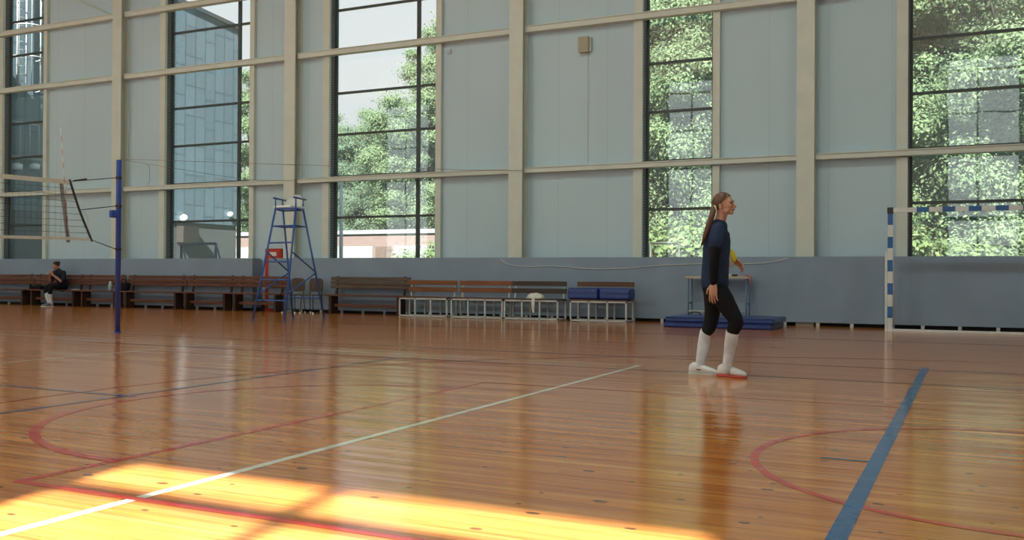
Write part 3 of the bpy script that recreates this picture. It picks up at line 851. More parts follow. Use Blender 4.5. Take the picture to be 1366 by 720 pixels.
for x, s in ((gx0, -1), (gx1, 1)):
    MB().box((x - .05, GY - .05, gz - .06), (x + .05, GY + .05, gz + .05), .006).build('corner_bracket', 'plinth', go)
    MB().tube([(x, GY + .04, gz - .05), (x, GY + .45, gz - .12)], .014).build('net_arm', 'goal_white', go, True)
    MB().tube([(x, GY + .04, .025), (x, GY + .9, .025)], .02).build('ground_rail', 'goal_white', go, True)
    MB().tube([(x, GY + .45, gz - .12), (x, GY + .9, .03)], .014).build('net_arm', 'goal_white', go, True)
MB().box((gx0 - .085, GY - .02, 0), (gx0 - .045, GY + .02, 1.42)).build('net_rail', 'goal_white', go)
MB().box((gx0 + S, GY - .03, 0), (gx1 - S, GY + .03, .045), .005).build('ground_bar', 'goal_white', go)

# ------------------------------------------------------------------ people
def hand(mb, w, d, n, s, scale=1.0, curl=.35, tcurl=.5):
    """wrist w, finger direction d, palm normal n, thumb side s"""
    w, d, n = Vector(w), Vector(d).normalized(), Vector(n); n = (n - d * n.dot(d)).normalized()
    s = Vector(s); s = (s - d * s.dot(d) - n * s.dot(n)).normalized()
    k = scale
    mb.loft([w - d * .015 * k, w + d * .03 * k, w + d * .065 * k, w + d * .095 * k], [.026 * k, .036 * k, .042 * k, .041 * k], [.020 * k, .018 * k, .016 * k, .012 * k], n=14, sub=3, side=s)
    for off, ln, b0, fan in ((.031, .076, .098, .10), (.0105, .086, .102, .02), (-.0105, .080, .100, -.05), (-.031, .062, .093, -.14)):
        p = w + d * (b0 - .012) * k + s * off * k
        pts = [p]; dd = (d + s * fan).normalized(); ang = curl * .5
        for fr in (.46, .30, .24):
            v = (dd * math.cos(ang) + n * math.sin(ang)); p = p + v * ln * fr * k + d * (.012 * k if fr == .46 else 0); pts.append(p.copy()); ang += curl
        mb.loft(pts, [.0092 * k, .0086 * k, .0078 * k, .0066 * k], n=8, sub=2)
    p = w + d * .028 * k + s * .026 * k; v = (d * .62 + s * .70 + n * .28).normalized()
    p1 = p + v * .045 * k; v2 = (v + d * tcurl + n * .25).normalized(); p2 = p1 + v2 * .032 * k; p3 = p2 + (v2 + n * .3).normalized() * .022 * k
    mb.loft([p, p1, p2, p3], [.015 * k, .0115 * k, .0098 * k, .0078 * k], n=8, sub=2)

def head(mb, c, f, up, k=1.0):
    """skull, jaw, brow, nose, lips and ears round centre c, facing f; returns local->world"""
    f, up = Vector(f).normalized(), Vector(up); up = (up - f * up.dot(f)).normalized(); l = up.cross(f)
    R = Matrix((f, l, up)).transposed(); T = lambda x, y, z: Vector(c) + R @ (Vector((x, y, z)) * k)
    def el(p, r): mb.ball(T(*p), tuple(a * k for a in r), 20, 14, R)
    el((-.012, 0, .012), (.093, .074, .088)); el((.030, 0, -.012), (.062, .064, .078)); el((.028, 0, -.055), (.058, .055, .058))
    el((.066, 0, -.095), (.026, .026, .021)); el((.010, 0, -.078), (.055, .050, .030))
    for sd in (-1, 1):
        el((.060, sd * .030, -.032), (.030, .026, .026)); el((.078, sd * .028, .012), (.016, .026, .008))
        el((-.012, sd * .073, -.030), (.017, .008, .031)); el((-.004, sd * .074, -.048), (.010, .006, .012))
        el((.022, sd * .048, -.078), (.042, .014, .022))
    mb.loft([T(.083, 0, .004), T(.094, 0, -.016), T(.110, 0, -.036), T(.106, 0, -.046)], [.009 * k, .010 * k, .0125 * k, .010 * k], n=10, sub=3)
    el((.098, .011, -.045), (.010, .008, .007)); el((.098, -.011, -.045), (.010, .008, .007))
    el((.089, 0, -.064), (.011, .021, .006)); el((.087, 0, -.075), (.011, .019, .0065))
    return T, R
def face_parts(T, R, k, par, hairmat):
    e = MB(); br = MB(); lp = MB()
    for sd in (-1, 1):
        MB().ball(T(.083, sd * .030, -.006), (.009 * k, .012 * k, .0065 * k), 12, 8, R).build('eye', 'eye', par, True)
        MB().loft([T(.089, sd * .012, .010), T(.092, sd * .028, .016), T(.080, sd * .048, .010)], [.0035 * k, .004 * k, .002 * k], n=6, sub=3).build('eyebrow', hairmat, par, True)
    lp.loft([T(.086, -.021, -.069), T(.0985, -.008, -.066), T(.0985, .008, -.066), T(.086, .021, -.069)], [.002 * k, .0052 * k, .0052 * k, .002 * k], n=8, sub=3)
    lp.build('lips', 'lips', par, True)
def hair_cap(T, R, k, par, mat, name='hair', p0=(-.006, -.012), n=(.74, -.67)):
    mb = MB(); bm = mb.bm
    bmesh.ops.create_uvsphere(bm, u_segments=40, v_segments=28, radius=1.0)
    nn = Vector((n[0], 0, n[1])).normalized(); q = Vector((p0[0], 0, p0[1]))
    loc = {v: Vector((-.014 + v.co.x * .101, v.co.y * .081, .010 + v.co.z * .098)) for v in bm.verts}
    for v in bm.verts: v.co = loc[v]
    bmesh.ops.bisect_plane(bm, geom=list(bm.verts) + list(bm.edges) + list(bm.faces), plane_co=q, plane_no=nn, clear_outer=True)
    bmesh.ops.recalc_face_normals(bm, faces=bm.faces)
    bmesh.ops.solidify(bm, geom=list(bm.faces), thickness=.012)
    for v in bm.verts: v.co = T(*v.co)
    return mb.build(name, mat, par, True)
def shoe(par, heel, toe_dir, L, mat_up, mat_sole, pitch=0.0, wk=1.0):
    """low sports shoe: upper and sole meshes; heel = ground point under the heel end"""
    f = Vector(toe_dir).normalized(); s = Vector((-f.y, f.x, 0)); up = Vector((0, 0, 1))
    f3 = (f * math.cos(pitch) - up * math.sin(pitch)); u3 = (up * math.cos(pitch) + f * math.sin(pitch))
    W = [(0.0, .020, .080), (.04, .030, .100), (.13, .036, .116), (.27, .039, .120), (.41, .042, .106), (.57, .047, .088), (.73, .050, .074), (.87, .044, .062), (.96, .028, .047), (1.0, .010, .030)]
    mb = MB(); rings = []
    for t, w, hh in W:
        row = []
        for k in range(16):
            a = 2 * PI * k / 16; c_, s_ = math.cos(a), math.sin(a)
            z = .012 + (hh - .012) * .5 * (1 + math.copysign(abs(s_) ** .75, s_))
            row.append(mb.bm.verts.new(Vector(heel) + f3 * (t * L) + s * (w * wk * math.copysign(abs(c_) ** .8, c_)) + u3 * z))
        rings.append(row)
    for r0, r1 in zip(rings, rings[1:]):
        for k in range(16): mb.bm.faces.new((r0[k], r0[(k + 1) % 16], r1[(k + 1) % 16], r1[k]))
    mb.bm.faces.new(list(reversed(rings[0]))); mb.bm.faces.new(rings[-1])
    o = mb.build('shoe', mat_up, par, True)
    so = MB(); out = []
    for t, w, hh in W: out.append((t, w + .004))
    poly = [Vector(heel) + f3 * ((t * 1.03 - .015) * L) + s * (w * wk) for t, w in out] + [Vector(heel) + f3 * ((t * 1.03 - .015) * L) - s * (w * wk) for t, w in reversed(out)]
    so.poly([p + u3 * .001 for p in poly], .017, u3)
    so.build('sole', mat_sole, o)
    return o, f3, s, u3

# --- the player walking along the court
Y0 = 9.13
def g(px, py, Y=Y0): return at(px, py, Y)
pl = thing('person', (g(955, 500).x, Y0, 0), 'ponytailed player in navy shirt and white socks walking with a volleyball', 'person')
YR, YL = 9.05, 9.22
b = MB()
# trunk and neck
b.loft([g(954, 386), g(954.5, 366), g(955, 345), g(956, 322), g(957.5, 306), g(960, 298)], [.148, .130, .120, .132, .130, .060], [.105, .092, .088, .095, .075, .055], n=20, sub=4, side=(0, 1, 0))
b.loft([g(958.5, 300), g(961.5, 291), g(964.5, 280)], [.058, .050, .050], [.060, .053, .055], n=14, sub=4, side=(0, 1, 0))
# legs
rl = [g(959, 388, YR), g(970, 408, 9.03), g(981.5, 429, 9.02), g(977, 446, 9.03), g(974, 460, 9.035), g(970.5, 484, 9.05), g(970, 494, 9.05)]
b.loft(rl, [.088, .078, .056, .050, .050, .033, .034], n=16, sub=4)
ll = [g(952, 389, YL), g(950.5, 412, 9.22), g(946.5, 436, 9.21), g(942.5, 447, 9.20), g(939, 461, 9.19), g(934.5, 484, 9.17), g(933, 493, 9.17)]
b.loft(ll, [.088, .076, .055, .050, .050, .033, .034], n=16, sub=4)
# arms
ra = [g(957, 308, 8.985), g(955, 325, 8.95), g(953, 346, 8.93), g(952.5, 360, 8.925), g(952, 377, 8.93)]
b.loft(ra, [.045, .044, .039, .037, .026], n=14, sub=4)
la = [g(960, 308, 9.28), g(958, 326, 9.42), g(957, 345, 9.515), g(968, 349, 9.53), g(980, 347.5, 9.49)]
b.loft(la, [.048, .045, .039, .036, .026], n=14, sub=4)
hand(b, g(952, 378, 8.93), (-.06, .04, -1), (.25, 1, 0), (.85, -.15, 0) if False else (-.85, .25, 0), 1.06, .28, .8)
hand(b, g(981, 347.5, 9.485), (.78, -.45, -.62), (-.25, -.75, -.6), (.1, -.7, .6), 1.0, .55, .6)
hc = g(965.8, 270.8)
T, R = head(b, hc, (1, -.10, .03), (-.06, 0, 1), 1.0)
body = b.fuse('body', 'skin', pl, .0034, 3)
face_parts(T, R, 1.0, pl, 'hair')
hair_cap(T, R, 1.0, pl, 'hair')
pt = MB()
pt.loft([g(955.5, 267), g(952.5, 272), g(951, 282, 9.06), g(946.5, 297, 8.99), g(941.5, 312, 8.97), g(936, 327, 8.99)], [.026, .022, .030, .032, .028, .010], [.026, .022, .028, .028, .024, .008], n=14, sub=5)
pt.build('ponytail', 'hair', pl, True)
tie = MB(); tie.loft([g(953, 272.5), g(954.5, 276, 9.07), g(955.8, 281, 9.06), g(956.3, 287, 9.06)], [.024, .010, .009, .005], [.024, .007, .006, .004], n=10, sub=4); o = tie.build('hair_ribbon', 'whitecloth', pl, True); o['label'] = 'white ribbon tying the ponytail'
# clothes
sh = MB()
sh.loft([g(953.5, 379), g(953.8, 366), g(955, 345), g(956.2, 324), g(957.3, 310), g(959, 302.5)], [.165, .160, .156, .168, .180, .105], [.130, .128, .125, .128, .112, .082], n=24, sub=5, side=(0, 1, 0))
sh.loft([g(957.5, 304, 9.03), g(956.8, 308, 8.99), g(955.2, 321, 8.945), g(954.8, 327, 8.94)], [.060, .068, .069, .066], [.060, .068, .070, .068], n=14, sub=3)
sh.loft([g(959.5, 304, 9.23), g(960, 308, 9.27), g(958.5, 320, 9.37), g(958, 328, 9.42)], [.060, .068, .069, .066], n=14, sub=3)
for v in sh.bm.verts: pass
sh.fuse('shirt', 'navy', pl, .006, 5)
sl = MB(); sl.loft([g(955, 319, 8.945), g(954, 333, 8.93), g(953, 346, 8.925), g(952.3, 362, 8.925), g(952, 376, 8.93)], [.056, .056, .049, .043, .036], n=16, sub=4); o = sl.build('sleeve', 'blackcloth', pl, True); o['label'] = 'black right arm sleeve'
sl = MB(); sl.loft([g(959, 322, 9.38), g(958, 332, 9.44), g(957, 345, 9.515), g(968, 349, 9.53), g(979, 347.8, 9.492)], [.054, .053, .047, .042, .034], n=16, sub=4); o = sl.build('sleeve', 'blackcloth', pl, True); o['label'] = 'black left arm sleeve'
lg = MB()
lg.loft([g(954, 372), g(953.8, 383), g(954.5, 392)], [.150, .160, .140], [.112, .122, .105], n=20, sub=4, side=(0, 1, 0))
lg.loft([g(959, 389, YR), g(965, 399, 9.035), g(972, 411, 9.03), g(979, 422, 9.025), g(982, 430, 9.02), g(979, 438, 9.02), g(977, 443, 9.03)], [.098, .096, .086, .074, .069, .064, .062], n=18, sub=4)
lg.loft([g(951.5, 390, YL), g(951.5, 401, 9.22), g(950.5, 414, 9.22), g(948.5, 427, 9.215), g(946, 436, 9.21), g(942.5, 443, 9.20), g(941.5, 445.5, 9.20)], [.096, .090, .078, .070, .067, .060, .056], n=18, sub=4)
lg.fuse('leggings', 'blackcloth', pl, .006, 3)
sk = MB(); sk.loft([g(977.4, 441.5, 9.03), g(975, 456, 9.035), g(972.5, 472, 9.045), g(970.4, 485, 9.05), g(970, 494, 9.05)], [.063, .060, .050, .045, .044], n=18, sub=4); sk.build('sock', 'sock', pl, True)
sk = MB(); sk.loft([g(941.4, 443.5, 9.20), g(938.8, 458, 9.19), g(936, 473, 9.18), g(934.5, 484, 9.17), g(933.2, 492, 9.17)], [.058, .058, .050, .046, .046], n=18, sub=4); sk.build('sock', 'sock', pl, True)
hx = g(957.5, 497, 9.10).x
o1, f3, s3, u3 = shoe(pl, (hx, 9.115, .004), (1, -.30, 0), .30, 'shoe', 'sole_pink', 0, 1.0)
hx = g(919.5, 500, 9.17).x
o2, f3, s3, u3 = shoe(pl, (hx, 9.17, .0), (1, -.06, 0), .285, 'shoe', 'sole_white', 0, 1.0)
pm = Vector((hx, 9.17, 0)) + f3 * .105 - s3 * .042 + u3 * .05
MB().loft([pm - f3 * .02 + u3 * .004, pm, pm + f3 * .03 + u3 * .002], [.003, .007, .003], n=8, sub=3).build('side_mark', 'mark', o2, True)
# the ball under the far arm
bc = g(968.3, 343.8, 9.39)
bl = thing('volleyball', bc, 'yellow and white volleyball held under the walking player\'s arm', 'ball')
me = MB(); bmesh.ops.create_uvsphere(me.bm, u_segments=36, v_segments=24, radius=.104)
o = me.build('ball_skin', 'ball', None, True); o.parent = bl
vl = MB(); vl.lathe((0, 0, -.1045), [(.001, 0), (.004, 0), (.004, .002), (.001, .0025)], 8); o = vl.build('valve', 'black'); o.parent = bl

# --- person sitting on the bench
SX = at(84, 382, 18.78).x
sp_ = thing('person', (SX, 18.45, 0), 'person in dark clothes sitting on the bench looking at a phone', 'person')
def q(fw, lf, z): return Vector((SX + lf, 18.765 - fw, z))     # forward, to the sitter's left, up
b = MB()
SD = (1, 0, 0)
b.loft([q(.0, 0, .55), q(.02, 0, .68), q(.07, 0, .82), q(.12, 0, .95), q(.15, 0, 1.01)], [.15, .13, .145, .155, .07], [.105, .095, .10, .085, .06], n=16, sub=4, side=SD)
b.loft([q(.15, 0, 1.0), q(.18, 0, 1.06), q(.20, 0, 1.11)], .05, n=12, sub=2)
for sd in (-1, 1):
    b.loft([q(.02, sd * .09, .55), q(.22, sd * .10, .56), q(.43, sd * .09, .53), q(.46, sd * .07, .36), q(.40, sd * .05, .12), q(.40, sd * .05, .06)], [.085, .078, .056, .050, .036, .034], n=14, sub=4)
    b.loft([q(.11, sd * .19, .95), q(.14, sd * .23, .80), q(.20, sd * .22, .70), q(.30, sd * .14, .80), q(.36, sd * .06, .88)], [.048, .044, .038, .033, .025], n=12, sub=4)
    hand(b, q(.365, sd * .055, .885), Vector((-sd * .35, -.6, .6)), Vector((-sd * .8, .2, .3)), (0, .3, .9), 1.0, .5, .5)
T2, R2 = head(b, q(.225, 0, 1.155), (-.25, -1, -.45), (0, -.35, 1), .98)
b.fuse('body', 'skin2', sp_, .005, 3)
face_parts(T2, R2, .98, sp_, 'hairdark')
hair_cap(T2, R2, .98, sp_, 'hairdark', n=(.72, -.69))
MB().ball(T2(-.115, 0, .035), .035, 14, 10).build('hair_bun', 'hairdark', sp_, True)
c = MB()
c.loft([q(.0, 0, .53), q(.02, 0, .68), q(.07, 0, .82), q(.12, 0, .95), q(.15, 0, 1.015)], [.17, .155, .168, .175, .085], [.13, .12, .125, .105, .07], n=18, sub=4, side=SD)
for sd in (-1, 1): c.loft([q(.11, sd * .18, .95), q(.14, sd * .23, .81), q(.19, sd * .22, .71)], [.062, .058, .052], n=12, sub=3)
c.fuse('shirt', 'darkcloth', sp_, .008, 4)
c = MB(); c.loft([q(-.02, 0, .57), q(.08, 0, .565)], [.17, .16], [.11, .10], n=16, sub=2, side=SD)
for sd in (-1, 1): c.loft([q(.02, sd * .09, .555), q(.22, sd * .10, .565), q(.43, sd * .09, .535), q(.47, sd * .085, .45), q(.465, sd * .08, .38)], [.094, .088, .068, .062, .058], n=14, sub=4)
c.fuse('trousers', 'blackcloth', sp_, .008, 3)
for sd in (-1, 1):
    MB().loft([q(.465, sd * .075, .385), q(.44, sd * .06, .25), q(.405, sd * .05, .12), q(.40, sd * .05, .07)], [.054, .052, .043, .042], n=14, sub=3).build('sock', 'sock', sp_, True)
    shoe(sp_, q(.33, sd * .055, .0), (-.2, -1, 0), .27, 'shoe_grey', 'sole_white')
ph = MB().box((-.036, -.075, -.004), (.036, .075, .004), .003); 
for v in ph.bm.verts: v.co = Matrix.Translation(q(.435, 0, .965)) @ Matrix.Rotation(.9, 4, 'X') @ v.co
tag(ph.build('phone', 'phone'), 'phone held up in both hands by the seated person', 'phone')

# ------------------------------------------------------------------ outside
struct(MB().box((-120, YW + .26, -.35), (80, 140, -.15)).build('lawn', 'grass'))
struct(MB().box((-120, -120, -.35), (80, YB - .26, -.15)).build('paving', 'asphalt'))

XW = -32.0
bd = thing('clad_building', (-38, 30, -.15), 'tall building clad in blue grey slates seen through the left windows', 'building')
yend_ = XW / (at(318.5, 100, 20).x / 20)
ra_, rb_ = atx(250, 8, XW), atx(317, 39, XW)
def rz_(y): return ra_.z + (rb_.z - ra_.z) * (y - ra_.y) / (rb_.y - ra_.y)
MB().poly([(XW, 20.3, 3.25), (XW, yend_, 3.25), (XW, yend_, rz_(yend_)), (XW, 20.3, rz_(20.3))], 14, (-1, 0, 0)).build('slate_wall', 'clad', bd)
MB().box((-45.9, 20.35, -.15), (XW - .06, yend_ - .05, 3.25)).build('plinth_wall', 'plinth', bd)
MB().poly([(XW + .08, 20.3, rz_(20.3)), (XW + .08, yend_ + .1, rz_(yend_ + .1)), (XW + .08, yend_ + .1, rz_(yend_) + .18), (XW + .08, 20.3, rz_(20.3) + .18)], 14.2, (-1, 0, 0)).build('roof_edge', 'roofedge', bd)
for px, py in ((245.5, 291), (307.5, 286)):
    p = atx(px, py, XW + .12); MB().ball(p, .17 if px < 300 else .13, 14, 10).build('wall_lamp', 'lamp', bd, True)
d0 = atx(236, 301, XW - .04); d1 = atx(257, 324, XW - .04)
MB().box((XW - .10, d0.y, d1.z), (XW + .35, d1.y, d0.z)).build('wall_cabinet', wood_mat('brown_cabinet', (.022, .018, .015)), bd)
# ladder with safety hoops on the slate wall
y0_, y1_ = atx(24, 60, XW + .25).y, atx(36, 60, XW + .25).y
ld = thing('caged_ladder', (XW + .2, (y0_ + y1_) / 2, 7.4), 'white caged ladder fixed to the slate building seen through the leftmost window', 'ladder')
for y in (y0_, y1_): MB().tube([(XW + .22, y, 7.3), (XW + .22, y, 13.8)], .036).build('rail', 'galv', ld, True)
for k in range(21): MB().tube([(XW + .22, y0_, 7.4 + k * .3), (XW + .22, y1_, 7.4 + k * .3)], .014).build('rung', 'galv', ld, True)
cy_ = (y0_ + y1_) / 2; hr = .52
for k in range(6):
    z = 7.7 + k * 1.16
    MB().tube([(XW + .3 + hr * (1 - math.cos(t)) * 1.0 if False else XW + .22 + (.85 * math.sin(t)), cy_ + hr * math.cos(t), z) for t in np.linspace(.1, PI - .1, 14)], .026, 6).build('hoop', 'galv', ld, True)
for t in (.5, 1.2, 1.95, 2.6): MB().tube([(XW + .22 + .85 * math.sin(t), cy_ + hr * math.cos(t), 7.6), (XW + .22 + .85 * math.sin(t), cy_ + hr * math.cos(t), 13.6)], .014, 6).build('cage_strap', 'galv', ld, True)
p0, p1 = atx(14, 161, XW + .4), atx(52, 165, XW + .4)
rl_ = thing('wall_railing', (XW + .3, (p0.y + p1.y) / 2, p0.z - 1.2), 'white railing on the slate building below the caged ladder', 'railing')
MB().tube([p0, (XW + .4, p1.y, p0.z)], .035).build('top_rail', 'galv', rl_, True)
for y in np.linspace(p0.y, p1.y, 4): MB().tube([(XW + .4, y, p0.z), (XW + .4, y, p0.z - 1.25)], .03).build('post', 'galv', rl_, True)
MB().box((XW, p0.y - .1, p0.z - 1.32), (XW + .45, p1.y + .1, p0.z - 1.25)).build('platform', 'galv', rl_)
for px in (22, 45):
    p_ = atx(px, 222, XW + .1); 
    tag(MB().lathe((XW + .12, p_.y, p_.z - .12), [(.02, 0), (.19, .02), (.2, .2), (.06, .26)], 14).build('wall_lamp', 'lamp', None, True), 'pale round lamp on the slate building, %s of two below the railing' % ('left' if px < 30 else 'right'), 'lamp')

YBB = 52.0
bb = thing('brick_building', (at(455, 320, YBB).x, YBB, -.15), 'low pink brick building with white panels seen through the wide window', 'building')
bx0, bx1 = at(300, 320, YBB).x, at(585, 320, YBB).x
zr0, zr1 = at(500, 312, YBB).z, at(500, 306.5, YBB).z
zw = at(500, 328, YBB).z
MB().box((bx0, YBB, -.15), (bx1, YBB + 8, zr0)).build('brick_wall', 'brick', bb)
MB().box((bx0 - .5, YBB - .15, zr0), (bx1 + .3, YBB + 8.5, zr1)).build('roof', 'roofwhite', bb)
for a, c_ in ((300, 341), (449, 498), (526, 592)):
    MB().box((at(a, 330, YBB).x, YBB - .06, -.15), (min(at(c_, 330, YBB).x, bx1), YBB, zw)).build('white_panel', 'dullwhite', bb)
MB().box((at(501, 330, YBB).x, YBB - .04, -.15), (at(522, 330, YBB).x, YBB, zw - .05)).build('door', wood_mat('tan_door', (.06, .043, .034)), bb)

p = at(455, 330, 27.0)
lp_ = thing('lamp_post', (p.x, 27.0, -.15), 'slim white pole standing outside the wide window', 'pole')
MB().lathe((p.x, 27.0, -.15), [(.075, 0), (.06, 3.0), (.05, 4.4)], 12).build('pole', 'goal_white', lp_, True)
MB().lathe((p.x, 27.0, -.15), [(.16, 0), (.16, .12), (.08, .16)], 12).build('base', 'greywhite', lp_)
MB().box((p.x - .05, 26.93, 4.2), (p.x + .32, 27.07, 4.28), .02).build('lamp_head', 'goal_white', lp_)

def yard_goal(x0, x1, y, zt, label, mat):
    r = thing('football_goal', ((x0 + x1) / 2, y, -.15), label, 'goal')
    for x in (x0, x1):
        MB().tube([(x, y, -.15), (x, y, zt)], .05).build('post', mat, r, True)
        MB().tube([(x, y, zt), (x, y + .9, -.13)], .03).build('back_stay', mat, r, True)
    MB().tube([(x0, y, zt), (x1, y, zt)], .05).build('crossbar', mat, r, True)
    MB().tube([(x0, y + .9, -.12), (x1, y + .9, -.12)], .03).build('ground_bar', mat, r, True)
yard_goal(at(242, 330, 27.5).x, at(288, 330, 27.5).x, 27.5, at(265, 325, 27.5).z, 'small blue grey goal standing in front of the slate building', 'bluegoal')
yard_goal(at(868, 330, 33).x, at(906, 330, 33).x, 33, at(886, 324, 33).z, 'small weathered goal on the lawn seen through the narrow window behind the player', 'dullgoal')

# trees: leaf crowns as meshes of bent leaf clusters, trunks with limbs
def leaf_mesh(name, blobs, per, size, seed):
    r = np.random.default_rng(seed); V = []
    cs, rs = np.array([b_[0] for b_ in blobs]), np.array([b_[1] for b_ in blobs])
    idx = np.repeat(np.arange(len(blobs)), per)
    n = len(idx)
    d = r.normal(size=(n, 3)); d /= np.linalg.norm(d, axis=1)[:, None]
    rad = rs[idx] * np.minimum(np.abs(r.normal(0, .62, n)) + .12, 1.7)
    c = cs[idx] + d * rad[:, None] * np.array([1, 1, .72])
    nrm = d * 1.1 + r.normal(size=(n, 3)) * .38 + np.array([0, 0, .3]); nrm /= np.linalg.norm(nrm, axis=1)[:, None]
    t = np.cross(nrm, r.normal(size=(n, 3))); t /= np.linalg.norm(t, axis=1)[:, None]
    bta = np.cross(nrm, t)
    s = size * (.6 + .8 * r.random(n))[:, None]
    v0 = c - t * s; v1 = c + bta * s * .55 + nrm * s * .15; v2 = c + t * s; v3 = c - bta * s * .55 + nrm * s * .15
    V = np.stack([v0, v1, v2, v3], 1).reshape(-1, 3)
    me = bpy.data.meshes.new(name)
    me.vertices.add(len(V)); me.vertices.foreach_set('co', V.astype(np.float32).ravel())
    me.loops.add(n * 4); me.loops.foreach_set('vertex_index', np.arange(n * 4, dtype=np.int32))
    me.polygons.add(n); me.polygons.foreach_set('loop_start', np.arange(0, n * 4, 4, dtype=np.int32))
    me.update(calc_edges=True); return me
def crown_blobs(h, w, seed, base=.22, n=46):
    r = random.Random(seed); out = []
    while len(out) < n:
        x, y, z = r.uniform(-1, 1), r.uniform(-1, 1), r.uniform(0, 1)
        prof = math.sin(PI * min(1, max(0, z * .80 + .18))) ** .8
        if math.hypot(x, y) > prof: continue
        out.append(((x * w, y * w, h * (base + (1 - base) * z)), (r.uniform(.45, 1.25) * (1 - .3 * z)) * h / 16))
    return out
def trunk_mesh(h, seed):
    r = random.Random(seed); mb = MB()
    pts = [(r.uniform(-.15, .15) * k, r.uniform(-.15, .15) * k, h * .8 * k / 5) for k in range(6)]
    mb.loft(pts, [.30, .24, .2, .16, .11, .05], n=10, sub=3)
    for k in range(9):
        z = h * r.uniform(.2, .7); a = r.uniform(0, 2 * PI); ln = h * r.uniform(.12, .26)
        mb.loft([(0, 0, z), (math.cos(a) * ln * .5, math.sin(a) * ln * .5, z + ln * .35), (math.cos(a) * ln, math.sin(a) * ln, z + ln * .8)], [.09, .06, .02], n=6, sub=2)
    me = bpy.data.meshes.new('trunk'); mb.bm.to_mesh(me); mb.bm.free()
    me.materials.append(M['bark']); me.polygons.foreach_set('use_smooth', [True] * len(me.polygons)); return me
protos = []
for k, (mt, base) in enumerate((('leafA', .06), ('leafB', .14))):
    me = leaf_mesh('crown', crown_blobs(16, 4.3, 20 + k, base, 170), 2100, .065, 40 + k); me.materials.append(M[mt])
    protos.append((me, trunk_mesh(16, 60 + k)))
def tree(x, y, h, k, label, group, w=1.0, rz=0.0):
    r = thing('tree', (x, y, -.16), label, 'tree', group, rz)
    s = h / 16.8
    for nm, me in (('crown', protos[k % 2][0]), ('trunk', protos[k % 2][1])):
        o = bpy.data.objects.new(nm, me); COL.objects.link(o); o.parent = r; o.scale = (s * w, s * w, s)
    return r
def tx(px, Y): return at(px, 340, Y).x
L5 = 'leafy tree on the lawn seen through the big window at the right edge'
L4 = 'leafy tree seen through the narrow window behind the walking player'
L3 = 'leafy tree above the low brick building seen through the wide window'
L2 = 'leafy tree beside the slate building seen at the right of its window'
tl = [(1225, 43, 20, 0, L5), (1290, 47, 21, 1, L5), (1345, 42, 20, 2, L5), (1395, 46, 21, 3, L5), (1255, 56, 23, 3, L5), (1330, 57, 24, 0, L5),
      (872, 44, 19, 2, L4), (915, 48, 21, 1, L4), (955, 43, 19, 0, L4), (890, 58, 25, 3, L4), (938, 60, 25, 2, L4),
      (436, 66, 15.2, 0, L3), (462, 63, 14.4, 1, L3), (494, 66, 15.2, 2, L3), (530, 64, 16.2, 3, L3), (586, 61, 20.5, 0, L3), (558, 67, 16.8, 1, L3), (478, 74, 15.6, 3, L3), (512, 75, 16.6, 0, L3),
      (334, 64, 19.0, 2, L2), (1230, 72, 30, 1, L5), (1300, 76, 31, 0, L5), (1375, 72, 30, 1, L5), (880, 78, 33, 0, L4), (940, 76, 32, 1, L4)]
for i, (px, Y, h_, k, lab) in enumerate(tl):
    tree(tx(px, Y), Y, h_, k, lab, {L5: 'trees behind the right window', L4: 'trees behind the narrow window', L3: 'trees above the brick building', L2: None}[lab], 1.0, i * 1.3)
shr = []
for k in range(2):
    r = random.Random(90 + k); bl_ = [((r.uniform(-1, 1) * 1.3, r.uniform(-.8, .8), r.uniform(.2, 1.5)), r.uniform(.4, .7)) for _ in range(14)]
    me = leaf_mesh('foliage', bl_, 900, .07, 95 + k); me.materials.append(M['leafC']); 
    st = MB()
    for j in range(7): st.tube([(r.uniform(-.2, .2), r.uniform(-.2, .2), 0), (r.uniform(-1, 1), r.uniform(-.6, .6), 1.3)], .02, 5)
    sm_ = bpy.data.meshes.new('stem'); st.bm.to_mesh(sm_); st.bm.free(); sm_.materials.append(M['bark'])
    shr.append((me, sm_))
def shrub(px, Y, s, k, label, group=None):
    r = thing('shrub', (tx(px, Y), Y, -.16), label, 'shrub', group, px)
    for nm, me in (('foliage', shr[k][0]), ('stem', shr[k][1])):
        o = bpy.data.objects.new(nm, me); COL.objects.link(o); o.parent = r; o.scale = (s, s, s)
S5 = 'low shrub under the trees in the big window at the right edge'
for px, Y, s, k in ((1222, 35, 1.5, 0), (1262, 37, 1.25, 1), (1345, 36, 1.1, 0)): shrub(px, Y, s, k, S5, 'shrubs behind the goal')
S4 = 'low shrub under the trees in the narrow window behind the player'
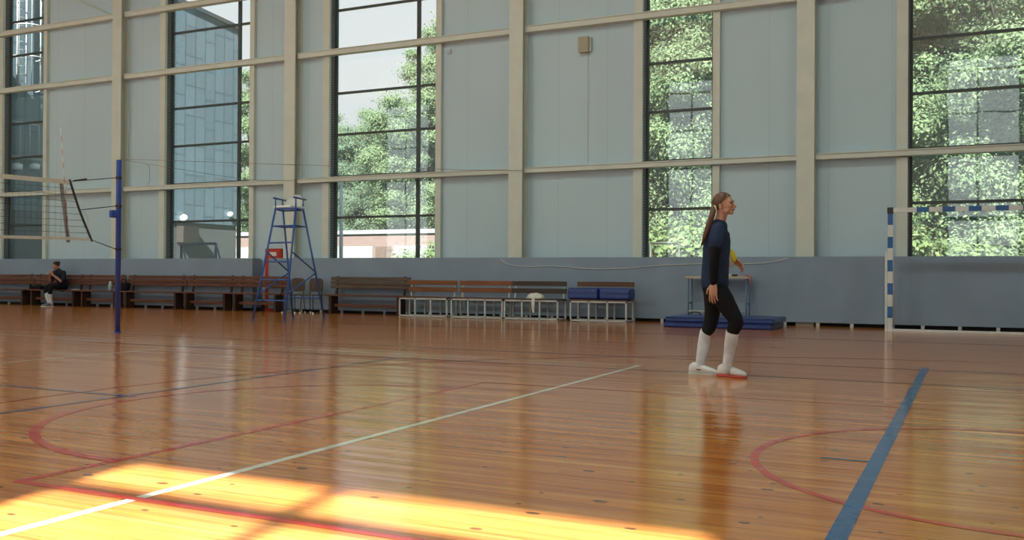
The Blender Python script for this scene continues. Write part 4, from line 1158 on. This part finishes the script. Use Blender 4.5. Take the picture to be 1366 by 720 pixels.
for px, Y, s, k in ((868, 39, 1.8, 1), (925, 39.5, 1.9, 0), (950, 38, 1.3, 1)): shrub(px, Y, s, k, S4, 'shrubs behind the player')
shrub(540, 40, .75, 1, 'small bright shrub in front of the low brick building'); shrub(579, 44, 1.5, 0, 'larger shrub at the right end of the low brick building')
shrub(251, 25.9, .42, 0, 'tiny bright shrub by the slate wall left of the blue grey goal'); shrub(302, 28.5, .5, 1, 'tiny bright shrub by the slate wall right of the blue grey goal')

# ------------------------------------------------------------------ light
W = bpy.data.worlds.new('sky'); scene.world = W; W.use_nodes = True
nt = W.node_tree; bgn = nt.nodes['Background']
tc = nt.nodes.new('ShaderNodeTexCoord'); sx_ = nt.nodes.new('ShaderNodeSeparateXYZ'); nt.links.new(tc.outputs['Generated'], sx_.inputs[0])
rp = nt.nodes.new('ShaderNodeValToRGB'); nt.links.new(sx_.outputs[2], rp.inputs[0])
e = rp.color_ramp.elements; e[0].position = 0.0; e[0].color = (.90, .905, .90, 1); e[1].position = .75; e[1].color = (.42, .64, 1.0, 1)
m_ = rp.color_ramp.elements.new(.30); m_.color = (.87, .90, .93, 1)
nt.links.new(rp.outputs[0], bgn.inputs[0]); bgn.inputs[1].default_value = 1.15
sun = bpy.data.objects.new('sun', bpy.data.lights.new('sun', 'SUN')); COL.objects.link(sun)
sun.data.energy = 50.0; sun.data.angle = .009; sun.data.color = (1, .97, .94)
sun.rotation_euler = Vector((-2.70, 12.40, -10.80)).to_track_quat('-Z', 'Y').to_euler()
def lamp(x, y, energy, sxz, syz, col=(.80, 1, .90)):  # unseen overhead area lights, added to brighten the interior
    l = bpy.data.lights.new('overhead_fill', 'AREA'); l.shape = 'RECTANGLE'; l.size = sxz; l.size_y = syz; l.energy = energy; l.color = col
    o = bpy.data.objects.new('overhead_fill', l); COL.objects.link(o); o.location = (x, y, ZC - .12)
for x in (-34.8, -24.5, -13.6, -4.5, 4.5): lamp(x, 9, 230, 2.2, .6)
for x in (-30.2, -16.8, -5.6): lamp(x, 2, 230, 2.2, .6)
